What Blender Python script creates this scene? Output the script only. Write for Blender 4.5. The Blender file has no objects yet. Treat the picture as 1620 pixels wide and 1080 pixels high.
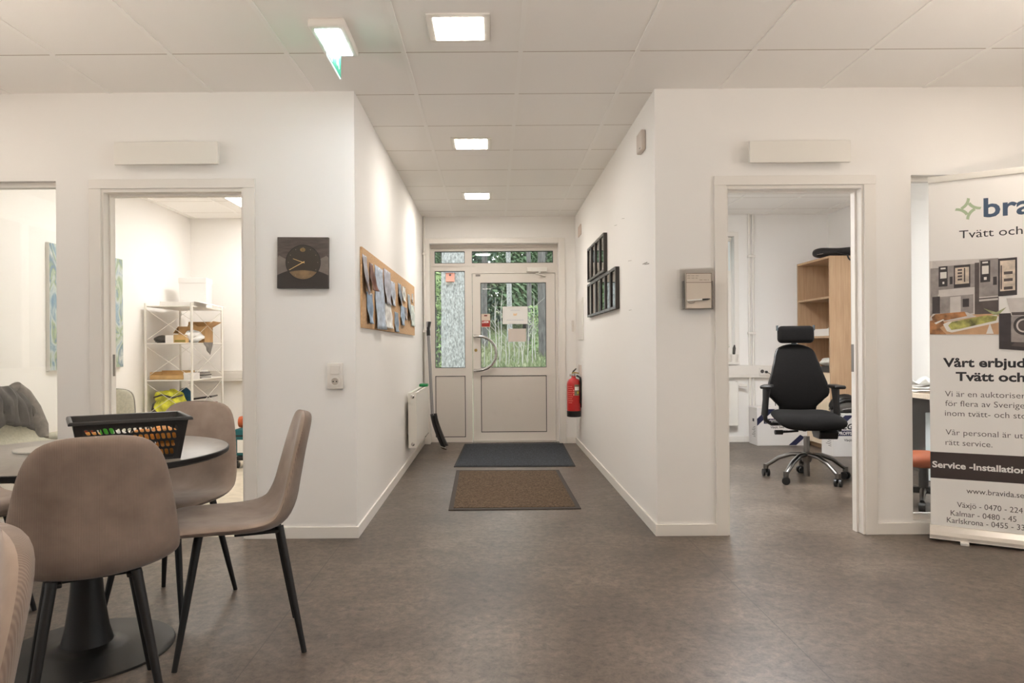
import bpy, bmesh, math, random
from math import sin, cos, pi, sqrt, radians
from mathutils import Vector, Matrix
C = bpy.context.scene.collection
random.seed(7)

# ------------------------------------------------------------------ camera, world, exposure
F, CX, CY, CAMZ, ROLL = 1112.0, 780.0, 549.0, 1.118, 0.007
cd = bpy.data.cameras.new('camera'); cam = bpy.data.objects.new('camera', cd); C.objects.link(cam)
cam.location = (0, 0, CAMZ)
cam.rotation_euler = (Matrix.Rotation(pi/2, 3, 'X') @ Matrix.Rotation(-ROLL, 3, 'Z')).to_euler()
cd.sensor_width = 36; cd.lens = 36*F/1620
cd.shift_x = (810-CX)/1620; cd.shift_y = (CY-540)/1620
cd.clip_start = 0.05; cd.clip_end = 300
sc = bpy.context.scene
sc.camera = cam
w = bpy.data.worlds.new('world'); sc.world = w; w.use_nodes = True
bg = w.node_tree.nodes['Background']
bg.inputs[0].default_value = (0.93, 0.97, 1.0, 1); bg.inputs[1].default_value = 2.7
vs = sc.view_settings
vs.view_transform = 'Standard'; vs.look = 'None'; vs.gamma = 1; vs.use_curve_mapping = False
vs.exposure = 0.74
LAMP = (1.0, 0.90, 0.80)         # warm ceiling lamp colour
sc.cycles.max_bounces = 10
sc.cycles.diffuse_bounces = 6
sc.cycles.transparent_max_bounces = 24
sc.cycles.sample_clamp_indirect = 6

def portal(name, loc, rot, sx, sy):      # tells the renderer where daylight comes in
    l = bpy.data.lights.new(name, 'AREA'); l.shape = 'RECTANGLE'; l.size = sx; l.size_y = sy; l.cycles.is_portal = True
    o = bpy.data.objects.new(name, l); C.objects.link(o); o.location = loc; o.rotation_euler = rot
portal('daylight_west', (-4.62, 0.4, 1.65), (0, -pi/2, 0), 1.5, 4.8)
portal('daylight_east', (4.62, 0.4, 1.65), (0, pi/2, 0), 1.5, 4.8)  # west and east portals belong to the added fill windows
portal('daylight_office', (4.02, 5.275, 1.65), (0, pi/2, 0), 1.4, 1.55)  # portal of the side window added to the right office
portal('daylight_office_back', (2.2, 8.46, 1.64), (-pi/2, 0, 0), 1.2, 1.5)
# ------------------------------------------------------------------ measuring helpers: photo point -> place in the room
def ray(px, py):
    x = px - ROLL*(py-540); y = py + ROLL*(px-810)
    return (x-CX)/F, (CY-y)/F
def atY(px, py, Y):
    a, b = ray(px, py); return Vector((a*Y, Y, CAMZ+b*Y))
def atX(px, py, X):
    a, b = ray(px, py); Y = X/a; return Vector((X, Y, CAMZ+b*Y))
def atZ(px, py, Z):
    a, b = ray(px, py); Y = (Z-CAMZ)/b; return Vector((a*Y, Y, Z))

# ------------------------------------------------------------------ materials
def lin(c):
    r = []
    for v in c[:3]:
        v = v/255.0
        r.append(v/12.92 if v <= 0.04045 else ((v+0.055)/1.055)**2.4)
    return (r[0], r[1], r[2], 1)
def mat(name, col, rough=0.5, metal=0.0, var=0.0, scale=8.0, stretch=(1,1,1), col2=None, bump=0.0, sheen=0.0, spec=0.5, coat=0.0, detail=4.0):
    m = bpy.data.materials.new(name); m.use_nodes = True
    nt = m.node_tree; b = nt.nodes['Principled BSDF']
    b.inputs['Base Color'].default_value = lin(col)
    b.inputs['Roughness'].default_value = rough; b.inputs['Metallic'].default_value = metal
    b.inputs['Specular IOR Level'].default_value = spec
    b.inputs['Coat Weight'].default_value = coat
    if sheen: b.inputs['Sheen Weight'].default_value = sheen; b.inputs['Sheen Roughness'].default_value = 0.4
    if var or col2 or bump:
        tc = nt.nodes.new('ShaderNodeTexCoord'); mp = nt.nodes.new('ShaderNodeMapping'); mp.inputs['Scale'].default_value = stretch
        nz = nt.nodes.new('ShaderNodeTexNoise'); nz.inputs['Scale'].default_value = scale; nz.inputs['Detail'].default_value = detail
        nt.links.new(tc.outputs['Object'], mp.inputs[0]); nt.links.new(mp.outputs[0], nz.inputs['Vector'])
        if var or col2:
            rp = nt.nodes.new('ShaderNodeValToRGB')
            rp.color_ramp.elements[0].position = 0.3; rp.color_ramp.elements[1].position = 0.7
            c2 = col2 if col2 else tuple(min(255, v*(1+var)) for v in col)
            c1 = col if col2 else tuple(v*(1-var) for v in col)
            rp.color_ramp.elements[0].color = lin(c1); rp.color_ramp.elements[1].color = lin(c2)
            nt.links.new(nz.outputs['Fac'], rp.inputs[0]); nt.links.new(rp.outputs[0], b.inputs['Base Color'])
        if bump:
            bp = nt.nodes.new('ShaderNodeBump'); bp.inputs['Strength'].default_value = bump; bp.inputs['Distance'].default_value = 0.004
            nt.links.new(nz.outputs['Fac'], bp.inputs['Height']); nt.links.new(bp.outputs[0], b.inputs['Normal'])
    return m
def emit(name, col, strength, base=(0.8, 0.8, 0.8)):
    m = bpy.data.materials.new(name); m.use_nodes = True; nt = m.node_tree
    b = nt.nodes['Principled BSDF']; b.inputs['Base Color'].default_value = (*base, 1)
    b.inputs['Emission Color'].default_value = (*col, 1); b.inputs['Emission Strength'].default_value = strength
    return m
def glass(name, tint=(1, 1, 1), refl=1.0, alpha_rough=0.0):
    m = bpy.data.materials.new(name); m.use_nodes = True; nt = m.node_tree
    for n in list(nt.nodes): nt.nodes.remove(n)
    o = nt.nodes.new('ShaderNodeOutputMaterial'); mx = nt.nodes.new('ShaderNodeMixShader')
    t = nt.nodes.new('ShaderNodeBsdfTransparent'); t.inputs[0].default_value = (*tint, 1)
    g = nt.nodes.new('ShaderNodeBsdfGlossy'); g.inputs['Roughness'].default_value = alpha_rough
    f = nt.nodes.new('ShaderNodeFresnel'); f.inputs[0].default_value = 1.45
    mm = nt.nodes.new('ShaderNodeMath'); mm.operation = 'MULTIPLY'; mm.inputs[1].default_value = refl
    nt.links.new(f.outputs[0], mm.inputs[0]); nt.links.new(mm.outputs[0], mx.inputs[0])
    nt.links.new(t.outputs[0], mx.inputs[1]); nt.links.new(g.outputs[0], mx.inputs[2]); nt.links.new(mx.outputs[0], o.inputs[0])
    return m
M = {}
M['wall'] = mat('wall_paint', (241, 238, 234), 0.75, bump=0.06, scale=180, spec=0.2)
M['trim'] = mat('trim_paint', (234, 229, 222), 0.38)
M['white_metal'] = mat('white_lacquer', (232, 228, 220), 0.35)
M['white_plastic'] = mat('white_plastic', (226, 220, 212), 0.35)
M['alu'] = mat('door_lacquer', (222, 215, 207), 0.42, metal=0.0, spec=0.4)
M['alu_panel'] = mat('door_panel_lacquer', (215, 207, 198), 0.38, spec=0.4)
M['gasket'] = mat('rubber_gasket', (32, 31, 31), 0.6)
M['chrome'] = mat('brushed_steel', (205, 203, 200), 0.22, metal=1.0)
M['brass'] = mat('brass', (176, 150, 96), 0.3, metal=1.0)
M['darksteel'] = mat('dark_chrome', (120, 116, 112), 0.28, metal=1.0)
M['black_metal'] = mat('black_metal', (17, 15, 14), 0.5, spec=0.35)
M['black_plastic'] = mat('black_plastic', (24, 22, 21), 0.38)
M['black_fabric'] = mat('black_fabric', (17, 15, 14), 0.9, var=0.15, scale=60, sheen=0.05, spec=0.15)
M['bag'] = mat('black_nylon', (36, 33, 33), 0.6, var=0.25, scale=20, bump=0.4)
M['velvet'] = mat('mauve_velvet', (126, 111, 101), 0.85, col2=(162, 146, 134), scale=7, sheen=0.25, spec=0.15, detail=6)
M['tabletop'] = mat('taupe_laminate', (130, 123, 114), 0.34, var=0.04, scale=40)
M['cork'] = mat('cork', (186, 148, 108), 0.85, col2=(210, 174, 134), scale=70, detail=6)
M['red'] = mat('red_lacquer', (186, 22, 24), 0.28, coat=0.4)
M['cardboard'] = mat('cardboard', (186, 148, 100), 0.8, var=0.06, scale=12)
M['kraft'] = mat('kraft_card', (198, 162, 110), 0.8, var=0.06, scale=12)
M['boxwhite'] = mat('white_carton', (226, 222, 218), 0.7)
M['paper'] = mat('white_paper', (236, 234, 230), 0.7)
M['navy'] = mat('navy_print', (32, 34, 66), 0.6)
M['ink'] = mat('dark_ink', (42, 40, 44), 0.6)
M['greyink'] = mat('grey_ink', (84, 76, 74), 0.6)
M['logoblue'] = mat('slate_blue_print', (62, 82, 106), 0.6)
M['logogreen'] = mat('sage_print', (176, 192, 160), 0.6)
M['banner'] = mat('banner_fabric', (245, 242, 238), 0.6)
M['bannerdark'] = mat('banner_dark_print', (58, 48, 46), 0.55)
M['frameblack'] = mat('black_frame', (52, 46, 43), 0.4)
M['glass'] = glass('window_glass', (0.985, 0.99, 0.985))
M['acrylic'] = glass('clear_acrylic', (0.985, 0.98, 0.975), 0.7)
M['orange'] = mat('orange_wrap', (206, 136, 52), 0.45, var=0.12, scale=30)
M['green'] = mat('green_plastic', (28, 130, 70), 0.4)
M['lime'] = mat('lime_wrap', (70, 170, 40), 0.45)
M['yellow'] = mat('hi_vis_yellow', (196, 196, 70), 0.8, var=0.25, scale=14, bump=0.5)
M['blue'] = mat('blue_fabric', (32, 78, 110), 0.8, var=0.15)
M['teal'] = mat('teal_plastic', (20, 92, 98), 0.45)
M['rust'] = mat('rust_fabric', (176, 84, 44), 0.75, var=0.12, scale=20)
M['darkred'] = mat('dark_red', (120, 30, 24), 0.6)
M['greyfabric'] = mat('grey_fabric', (120, 114, 108), 0.9, var=0.1, scale=30, bump=0.3)
M['padding'] = mat('dark_padding', (74, 70, 66), 0.75, var=0.2, scale=16, bump=0.6)
M['shellwhite'] = mat('white_shell', (226, 222, 214), 0.35)
M['upholstery'] = mat('sage_grey_upholstery', (182, 178, 160), 0.9, var=0.05, scale=60)
M['wood'] = mat('oak_laminate', (172, 140, 108), 0.5, col2=(192, 161, 128), scale=6, stretch=(9, 9, 0.5), detail=6)
M['woodpale'] = mat('pale_birch', (216, 196, 168), 0.5, col2=(226, 208, 182), scale=6, stretch=(9, 9, 0.5))
M['desk'] = mat('desk_laminate', (206, 190, 170), 0.45, var=0.04, scale=6, stretch=(1, 8, 8))
M['darkgrey'] = mat('dark_grey_panel', (78, 74, 70), 0.6)
M['legwood'] = mat('beech', (196, 150, 92), 0.5)
M['cloth'] = mat('white_cloth', (224, 220, 210), 0.9, var=0.05, scale=20, bump=0.4)
M['vinylleft'] = mat('pale_vinyl', (206, 194, 174), 0.5, var=0.05, scale=14)
M['signgreen'] = emit('exit_green', (0.03, 0.40, 0.25), 0.12, (0.01, 0.16, 0.09))
M['signwhite'] = emit('exit_white', (0.85, 1.0, 0.97), 0.7, (0.14, 0.18, 0.17))
M['bark'] = mat('birch_bark', (84, 86, 84), 0.9, col2=(158, 160, 158), scale=16, stretch=(2, 2, 1), bump=1.0, detail=8)
M['greybark'] = mat('grey_bark', (74, 73, 71), 0.9, var=0.3, scale=10, stretch=(2, 2, 0.5), bump=0.8)
M['needle'] = mat('spruce_needles', (64, 88, 62), 0.8, col2=(104, 128, 94), scale=2)
M['needle2'] = mat('dark_spruce_needles', (52, 70, 60), 0.8, col2=(84, 104, 88), scale=2)
M['leafy'] = mat('light_leaves', (92, 120, 72), 0.8, col2=(134, 152, 102), scale=2)
M['grass'] = mat('meadow', (70, 84, 54), 0.95, col2=(112, 116, 84), scale=0.9, detail=9)
M['blade'] = mat('grass_blades', (74, 94, 58), 0.9, col2=(118, 124, 90), scale=0.5)
M['stem'] = mat('sapling_bark', (150, 148, 142), 0.8, var=0.12, scale=6)
M['salmon'] = mat('salmon_paint', (182, 116, 98), 0.7)

# floor: mottled brown vinyl with two sheet seams
def floor_mat():
    m = mat('mottled_vinyl', (110, 98, 88), 0.38); nt = m.node_tree; b = nt.nodes['Principled BSDF']
    tc = nt.nodes.new('ShaderNodeTexCoord')
    def noise(s, d, dist=0.0, r=0.6):
        n = nt.nodes.new('ShaderNodeTexNoise'); n.inputs['Scale'].default_value = s; n.inputs['Detail'].default_value = d
        n.inputs['Distortion'].default_value = dist; n.inputs['Roughness'].default_value = r
        nt.links.new(tc.outputs['Object'], n.inputs['Vector']); return n
    def ramp(src, stops):
        r = nt.nodes.new('ShaderNodeValToRGB'); e = r.color_ramp.elements
        e[0].position, e[0].color = stops[0][0], lin(stops[0][1]); e[1].position, e[1].color = stops[-1][0], lin(stops[-1][1])
        for p, c in stops[1:-1]:
            x = e.new(p); x.color = lin(c)
        nt.links.new(src, r.inputs[0]); return r
    n1 = noise(1.7, 10, 0.5, 0.66); n2 = noise(24, 12, 0.35, 0.85); n3 = noise(44, 8, 0.5, 0.8)
    r1 = ramp(n1.outputs['Fac'], [(0.3, (86, 74, 65)), (0.5, (114, 101, 90)), (0.72, (142, 128, 116))])
    r2 = ramp(n2.outputs['Fac'], [(0.36, (100, 94, 88)), (0.5, (200, 197, 194)), (0.64, (255, 252, 246))])
    mu = nt.nodes.new('ShaderNodeMix'); mu.data_type = 'RGBA'; mu.blend_type = 'MULTIPLY'; mu.inputs[0].default_value = 0.9
    nt.links.new(r1.outputs[0], mu.inputs[6]); nt.links.new(r2.outputs[0], mu.inputs[7])
    r3 = ramp(n3.outputs['Fac'], [(0.0, (0, 0, 0)), (0.60, (0, 0, 0)), (0.72, (255, 255, 255))])
    mx = nt.nodes.new('ShaderNodeMix'); mx.data_type = 'RGBA'; mx.inputs[7].default_value = lin((150, 138, 124))
    k = nt.nodes.new('ShaderNodeMath'); k.operation = 'MULTIPLY'; k.inputs[1].default_value = 0.7
    nt.links.new(r3.outputs[0], k.inputs[0]); nt.links.new(k.outputs[0], mx.inputs[0]); nt.links.new(mu.outputs[2], mx.inputs[6])
    sp = nt.nodes.new('ShaderNodeSeparateXYZ'); nt.links.new(tc.outputs['Object'], sp.inputs[0])
    s = nt.nodes.new('ShaderNodeMath'); s.operation = 'PINGPONG'; s.inputs[1].default_value = 1.0   # seams every 2 m
    a = nt.nodes.new('ShaderNodeMath'); a.operation = 'ADD'; a.inputs[1].default_value = 0.877 + 20
    nt.links.new(sp.outputs[0], a.inputs[0]); nt.links.new(a.outputs[0], s.inputs[0])
    lt = nt.nodes.new('ShaderNodeMath'); lt.operation = 'LESS_THAN'; lt.inputs[1].default_value = 0.0022
    nt.links.new(s.outputs[0], lt.inputs[0])
    kk = nt.nodes.new('ShaderNodeMath'); kk.operation = 'MULTIPLY'; kk.inputs[1].default_value = 0.75
    nt.links.new(lt.outputs[0], kk.inputs[0])
    m3 = nt.nodes.new('ShaderNodeMix'); m3.data_type = 'RGBA'; m3.inputs[7].default_value = lin((52, 44, 38))
    nt.links.new(kk.outputs[0], m3.inputs[0]); nt.links.new(mx.outputs[2], m3.inputs[6])
    nt.links.new(m3.outputs[2], b.inputs['Base Color'])
    return m
M['floor'] = floor_mat()
# ceiling tiles: joints across every 0.6 m
def ceil_mat():
    m = mat('ceiling_tile', (240, 236, 230), 0.85, spec=0.15); nt = m.node_tree; b = nt.nodes['Principled BSDF']
    tc = nt.nodes.new('ShaderNodeTexCoord'); sp = nt.nodes.new('ShaderNodeSeparateXYZ'); nt.links.new(tc.outputs['Object'], sp.inputs[0])
    a = nt.nodes.new('ShaderNodeMath'); a.operation = 'ADD'; a.inputs[1].default_value = 30.0 - 3.608
    s = nt.nodes.new('ShaderNodeMath'); s.operation = 'PINGPONG'; s.inputs[1].default_value = 0.3
    nt.links.new(sp.outputs[1], a.inputs[0]); nt.links.new(a.outputs[0], s.inputs[0])
    lt = nt.nodes.new('ShaderNodeMath'); lt.operation = 'LESS_THAN'; lt.inputs[1].default_value = 0.0028
    nt.links.new(s.outputs[0], lt.inputs[0])
    mx = nt.nodes.new('ShaderNodeMix'); mx.data_type = 'RGBA'
    mx.inputs[6].default_value = lin((249, 246, 242)); mx.inputs[7].default_value = lin((160, 140, 122))
    nt.links.new(lt.outputs[0], mx.inputs[0]); nt.links.new(mx.outputs[2], b.inputs['Base Color'])
    return m
M['ceiling'] = ceil_mat()
# corduroy: fine vertical ribs
def corduroy():
    m = mat('mauve_corduroy', (112, 95, 85), 0.9, sheen=0.2, spec=0.12); nt = m.node_tree; b = nt.nodes['Principled BSDF']
    tc = nt.nodes.new('ShaderNodeTexCoord'); wv = nt.nodes.new('ShaderNodeTexWave')
    wv.inputs['Scale'].default_value = 80; wv.bands_direction = 'X'
    nz = nt.nodes.new('ShaderNodeTexNoise'); nz.inputs['Scale'].default_value = 6; nz.inputs['Detail'].default_value = 8
    nt.links.new(tc.outputs['Object'], wv.inputs['Vector']); nt.links.new(tc.outputs['Object'], nz.inputs['Vector'])
    r = nt.nodes.new('ShaderNodeValToRGB'); r.color_ramp.elements[0].position = 0.3; r.color_ramp.elements[1].position = 0.7
    r.color_ramp.elements[0].color = lin((114, 99, 89)); r.color_ramp.elements[1].color = lin((152, 135, 123))
    nt.links.new(nz.outputs['Fac'], r.inputs[0])
    mu = nt.nodes.new('ShaderNodeMix'); mu.data_type = 'RGBA'; mu.blend_type = 'MULTIPLY'; mu.inputs[0].default_value = 0.28
    nt.links.new(r.outputs[0], mu.inputs[6]); nt.links.new(wv.outputs['Color'], mu.inputs[7]); nt.links.new(mu.outputs[2], b.inputs['Base Color'])
    bp = nt.nodes.new('ShaderNodeBump'); bp.inputs['Strength'].default_value = 0.25; bp.inputs['Distance'].default_value = 0.002
    nt.links.new(wv.outputs['Fac'], bp.inputs['Height']); nt.links.new(bp.outputs[0], b.inputs['Normal'])
    return m
M['corduroy'] = corduroy()
# door mats: woven specks
def mat_fabric(name, c1, c2, s):
    m = mat(name, c1, 0.95, spec=0.1); nt = m.node_tree; b = nt.nodes['Principled BSDF']
    tc = nt.nodes.new('ShaderNodeTexCoord'); v = nt.nodes.new('ShaderNodeTexVoronoi'); v.inputs['Scale'].default_value = s
    nt.links.new(tc.outputs['Object'], v.inputs['Vector'])
    r = nt.nodes.new('ShaderNodeValToRGB'); r.color_ramp.elements[0].color = lin(c1); r.color_ramp.elements[1].color = lin(c2)
    nt.links.new(v.outputs['Color'], r.inputs[0]); nt.links.new(r.outputs[0], b.inputs['Base Color'])
    bp = nt.nodes.new('ShaderNodeBump'); bp.inputs['Strength'].default_value = 0.6; bp.inputs['Distance'].default_value = 0.004
    nt.links.new(v.outputs['Distance'], bp.inputs['Height']); nt.links.new(bp.outputs[0], b.inputs['Normal'])
    return m
M['matbrown'] = mat_fabric('brown_mat_weave', (70, 58, 48), (118, 100, 82), 90)
M['matgrey'] = mat_fabric('charcoal_mat_pile', (36, 38, 42), (84, 88, 94), 130)

# ------------------------------------------------------------------ mesh builder
class MB:
    def __init__(s): s.v = []; s.f = []; s.mi = []; s.m = 0
    def add(s, vs, fs):
        o = len(s.v); s.v += [Vector(p) for p in vs]
        for f in fs: s.f.append([i+o for i in f]); s.mi.append(s.m)
        return s
    def box(s, a, b, rot=None, c=None):
        x0, y0, z0 = a; x1, y1, z1 = b
        p = [Vector(q) for q in ((x0,y0,z0),(x1,y0,z0),(x1,y1,z0),(x0,y1,z0),(x0,y0,z1),(x1,y0,z1),(x1,y1,z1),(x0,y1,z1))]
        if rot is not None:
            c = Vector(c) if c is not None else (Vector(a)+Vector(b))/2
            p = [rot @ (q-c) + c for q in p]
        return s.add(p, [(0,3,2,1),(4,5,6,7),(0,1,5,4),(1,2,6,5),(2,3,7,6),(3,0,4,7)])
    def rbox(s, a, b, r, n=3, rot=None):
        """rounded box: a bevelled cube"""
        bm = bmesh.new(); bmesh.ops.create_cube(bm, size=1)
        d = Vector(b)-Vector(a); c = (Vector(a)+Vector(b))/2
        for v in bm.verts: v.co = Vector((v.co.x*d.x, v.co.y*d.y, v.co.z*d.z))
        bmesh.ops.bevel(bm, geom=bm.edges[:], offset=min(r, 0.49*min(abs(d.x), abs(d.y), abs(d.z))), segments=n, profile=0.5, affect='EDGES')
        bm.verts.ensure_lookup_table()
        vs = [((rot @ v.co) if rot is not None else v.co.copy())+c for v in bm.verts]; fs = [[v.index for v in f.verts] for f in bm.faces]
        bm.free(); return s.add(vs, fs)
    def tube(s, pts, r, n=10, cap=True, flat=1.0):
        pts = [Vector(p) for p in pts]; k = len(pts)
        rs = r if isinstance(r, (list, tuple)) else [r]*k
        vs = []; fs = []; up = None
        for i, p in enumerate(pts):
            t = (pts[min(i+1, k-1)]-pts[max(i-1, 0)]).normalized()
            if up is None: up = Vector((0, 0, 1)) if abs(t.z) < 0.9 else Vector((0, 1, 0))
            x = t.cross(up).normalized(); up = x.cross(t).normalized()
            for j in range(n):
                a = 2*pi*j/n; vs.append(p + (x*cos(a) + up*sin(a)*flat)*rs[i])
        for i in range(k-1):
            for j in range(n):
                a = i*n+j; b = i*n+(j+1) % n; fs.append((a, b, b+n, a+n))
        if cap: fs.append(tuple(range(n))[::-1]); fs.append(tuple(range((k-1)*n, k*n)))
        return s.add(vs, fs)
    def lathe(s, prof, c=(0, 0, 0), n=32, axis='Z', cap=True):
        c = Vector(c); vs = []; fs = []
        for r, h in prof:
            for j in range(n):
                a = 2*pi*j/n
                q = {'Z': (r*cos(a), r*sin(a), h), 'Y': (r*cos(a), h, r*sin(a)), 'X': (h, r*cos(a), r*sin(a))}[axis]
                vs.append(c+Vector(q))
        k = len(prof)
        for i in range(k-1):
            for j in range(n): fs.append((i*n+j, i*n+(j+1) % n, (i+1)*n+(j+1) % n, (i+1)*n+j))
        if cap: fs.append(tuple(range(n))[::-1]); fs.append(tuple(range((k-1)*n, k*n)))
        return s.add(vs, fs)
    def prism(s, poly, d, org=(0, 0, 0), X=(1, 0, 0), Y=(0, 0, 1)):
        """polygon in the X/Y axes given, extruded by d along X cross Y"""
        X = Vector(X); Y = Vector(Y); N = X.cross(Y).normalized(); org = Vector(org); n = len(poly)
        a = [org+X*p[0]+Y*p[1] for p in poly]; b = [q+N*d for q in a]
        fs = [tuple(range(n))[::-1], tuple(range(n, 2*n))]+[(i, (i+1) % n, (i+1) % n+n, i+n) for i in range(n)]
        return s.add(a+b, fs)
    def grid(s, fn, nu, nv):
        vs = [fn(i/nu, j/nv) for i in range(nu+1) for j in range(nv+1)]; w_ = nv+1
        return s.add(vs, [(i*w_+j, (i+1)*w_+j, (i+1)*w_+j+1, i*w_+j+1) for i in range(nu) for j in range(nv)])
    def blob(s, c, r, n=14, m=10, amp=0.0, seed=0, sq=1.0):
        rnd = random.Random(seed); ph = [rnd.uniform(0, 6.28) for _ in range(6)]
        c = Vector(c); r = Vector(r) if isinstance(r, (tuple, list)) else Vector((r, r, r)); vs = []; fs = []
        def pw(x): return math.copysign(abs(x)**sq, x)
        for i in range(m+1):
            t = pi*i/m
            for j in range(n):
                a = 2*pi*j/n
                k = 1+amp*(sin(3*a+ph[0]+2*t)+sin(5*t+2*a+ph[1])+0.6*sin(7*a+ph[2]-4*t))
                vs.append(c+Vector((r.x*pw(sin(t))*pw(cos(a))*k, r.y*pw(sin(t))*pw(sin(a))*k, r.z*pw(cos(t))*k)))
        for i in range(m):
            for j in range(n): fs.append((i*n+j, (i+1)*n+j, (i+1)*n+(j+1) % n, i*n+(j+1) % n))
        return s.add(vs, fs)
    def build(s, name, m, parent=None, smooth=False, bevel=0.0, loc=None, fix=True, angle=40):
        me = bpy.data.meshes.new(name); me.from_pydata([tuple(p) for p in s.v], [], s.f)
        ms = m if isinstance(m, (list, tuple)) else [m]
        for x in ms: me.materials.append(x)
        if len(ms) > 1: me.polygons.foreach_set('material_index', s.mi)
        if fix:
            bm = bmesh.new(); bm.from_mesh(me); bmesh.ops.remove_doubles(bm, verts=bm.verts, dist=1e-6)
            bmesh.ops.recalc_face_normals(bm, faces=bm.faces); bm.to_mesh(me); bm.free()
        if smooth:
            for p in me.polygons: p.use_smooth = True
            me.set_sharp_from_angle(angle=radians(angle))
        o = bpy.data.objects.new(name, me); C.objects.link(o)
        if parent: o.parent = parent
        if loc: o.location = loc
        if bevel:
            b = o.modifiers.new('bevel', 'BEVEL'); b.width = bevel; b.segments = 2; b.limit_method = 'ANGLE'; b.angle_limit = radians(50)
        return o
def tag(o, label, cat, group=None, kind=None):
    o['label'] = label; o['category'] = cat
    if group: o['group'] = group
    if kind: o['kind'] = kind
    return o
def thing(name, label, cat, loc=(0, 0, 0), rz=0.0, group=None):
    o = bpy.data.objects.new(name, None); C.objects.link(o); o.empty_display_size = 0.1
    o.location = loc; o.rotation_euler = (0, 0, rz); return tag(o, label, cat, group)
def struct(o): o['kind'] = 'structure'; return o
def sroot(name, loc=(0, 0, 0)):
    o = bpy.data.objects.new(name, None); C.objects.link(o); o.location = loc; o['kind'] = 'structure'; return o
def copy_tree(o, parent=None):
    c = o.copy(); C.objects.link(c)
    if parent: c.parent = parent
    for ch in list(o.children): copy_tree(ch, c)
    return c
def text(s, size, mt, parent, org, X=(1, 0, 0), Y=(0, 0, 1), name='lettering', bold=0.0, sx=1.0, align='LEFT', shear=0.0, lift=0.0):
    cu = bpy.data.curves.new('t', 'FONT'); cu.body = s; cu.size = size; cu.offset = bold; cu.align_x = align; cu.shear = shear
    cu.resolution_u = 3
    ob = bpy.data.objects.new('t', cu); C.objects.link(ob)
    dg = bpy.context.evaluated_depsgraph_get(); dg.update()
    me = bpy.data.meshes.new_from_object(ob.evaluated_get(dg)); bpy.data.objects.remove(ob); bpy.data.curves.remove(cu)
    X = Vector(X); Y = Vector(Y); N = X.cross(Y).normalized(); org = Vector(org)
    for v in me.vertices: v.co = org + X*v.co.x*sx + Y*v.co.y + N*lift
    me.materials.clear(); me.materials.append(mt)
    o = bpy.data.objects.new(name, me); C.objects.link(o)
    if parent: o.parent = parent
    return o

# ================================================================== SETTING
H = 2.633            # ceiling height
YF = 4.145           # front wall plane of the partition walls
YB = 8.15            # end wall
XL, XR = -0.81, 0.962
LX, RX = -3.5, 3.9   # outer side walls of the two offices
T = 0.10
# floor
struct(MB().box((-4.6, -3.2, -0.1), (4.6, YF+0.05, 0)).box((XL-T, YF+0.05, -0.1), (RX+0.1, YB+0.3, 0)).build('floor', M['floor']))
struct(MB().box((LX-0.1, YF+0.05, -0.1), (XL-T, YB+0.1, 0)).build('floor_left_room', M['vinylleft']))
ce = struct(MB().box((-4.6, -3.2, H), (4.6, YB+0.1, H+0.1)).build('ceiling', M['ceiling']))
g = MB()
for k in range(-8, 8):
    x = 0.152+0.6*k
    if abs(x) < 4.5: g.box((x-0.012, -3.1, H-0.004), (x+0.012, YB, H+0.01))
o = g.build('ceiling_grid', mat('ceiling_bar', (250, 247, 243), 0.5), ce)

def wall_with_holes(name, x0, x1, y0, y1, holes, axis='x', ztop=H):
    m = MB(); xs = sorted(holes); cur = x0
    def b(a0, a1, z0, z1):
        if a1-a0 < 1e-5 or z1-z0 < 1e-5: return
        if axis == 'x': m.box((a0, y0, z0), (a1, y1, z1))
        else: m.box((y0, a0, z0), (y1, a1, z1))
    for (h0, h1, z0, z1) in xs:
        b(cur, h0, 0, ztop); b(h0, h1, 0, z0); b(h0, h1, z1, ztop); cur = h1
    b(cur, x1, 0, ztop)
    return struct(m.build(name, M['wall']))
DL = (-2.29, -1.478, 2.045)   # left doorway clear opening
DR = (1.389, 2.175, 2.04)     # right doorway
J = 0.035
WLr = -2.572; WLl = -3.45; WRl = 2.47; WRr = 3.75; WZ0, WZ1 = 0.078, 2.115
wall_with_holes('wall_front_left', -4.5, XL, YF, YF+T, [(WLl, WLr, WZ0, WZ1), (DL[0]-J, DL[1]+J, 0, DL[2]+J)])
wall_with_holes('wall_front_right', XR, 4.5, YF, YF+T, [(DR[0]-J, DR[1]+J, 0, DR[2]+J), (WRl, WRr, WZ0, WZ1)])
struct(MB().box((XL-T, YF+T, 0), (XL, YB, H)).build('wall_left', M['wall']))
struct(MB().box((XR, YF+T, 0), (XR+T, YB, H)).build('wall_right', M['wall']))
EX0, EX1, EZ1 = -0.735, 0.77, 2.325    # entrance opening
RW = (1.60, 2.80, 0.905, 2.38)         # right office window
LW = (-3.1, -2.0, 0.95, 2.3)
wall_with_holes('wall_back', LX-0.1, RX+0.1, YB, YB+0.3, [(EX0, EX1, 0, EZ1), RW])
struct(MB().box((LX-0.1, YF+T, 0), (LX, YB, H)).build('wall_left_room_side', M['wall']))
wall_with_holes('wall_right_room_side', YF+T, YB, RX, RX+0.1, [(4.5, 6.05, 0.95, 2.35)], 'y')
wall_with_holes('wall_west', -3.2, YF, -4.6, -4.5, [(-2.0, 2.8, 0.9, 2.4)], 'y')
wall_with_holes('wall_east', -3.2, YF, 4.5, 4.6, [(-2.0, 2.8, 0.9, 2.4)], 'y')
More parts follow.
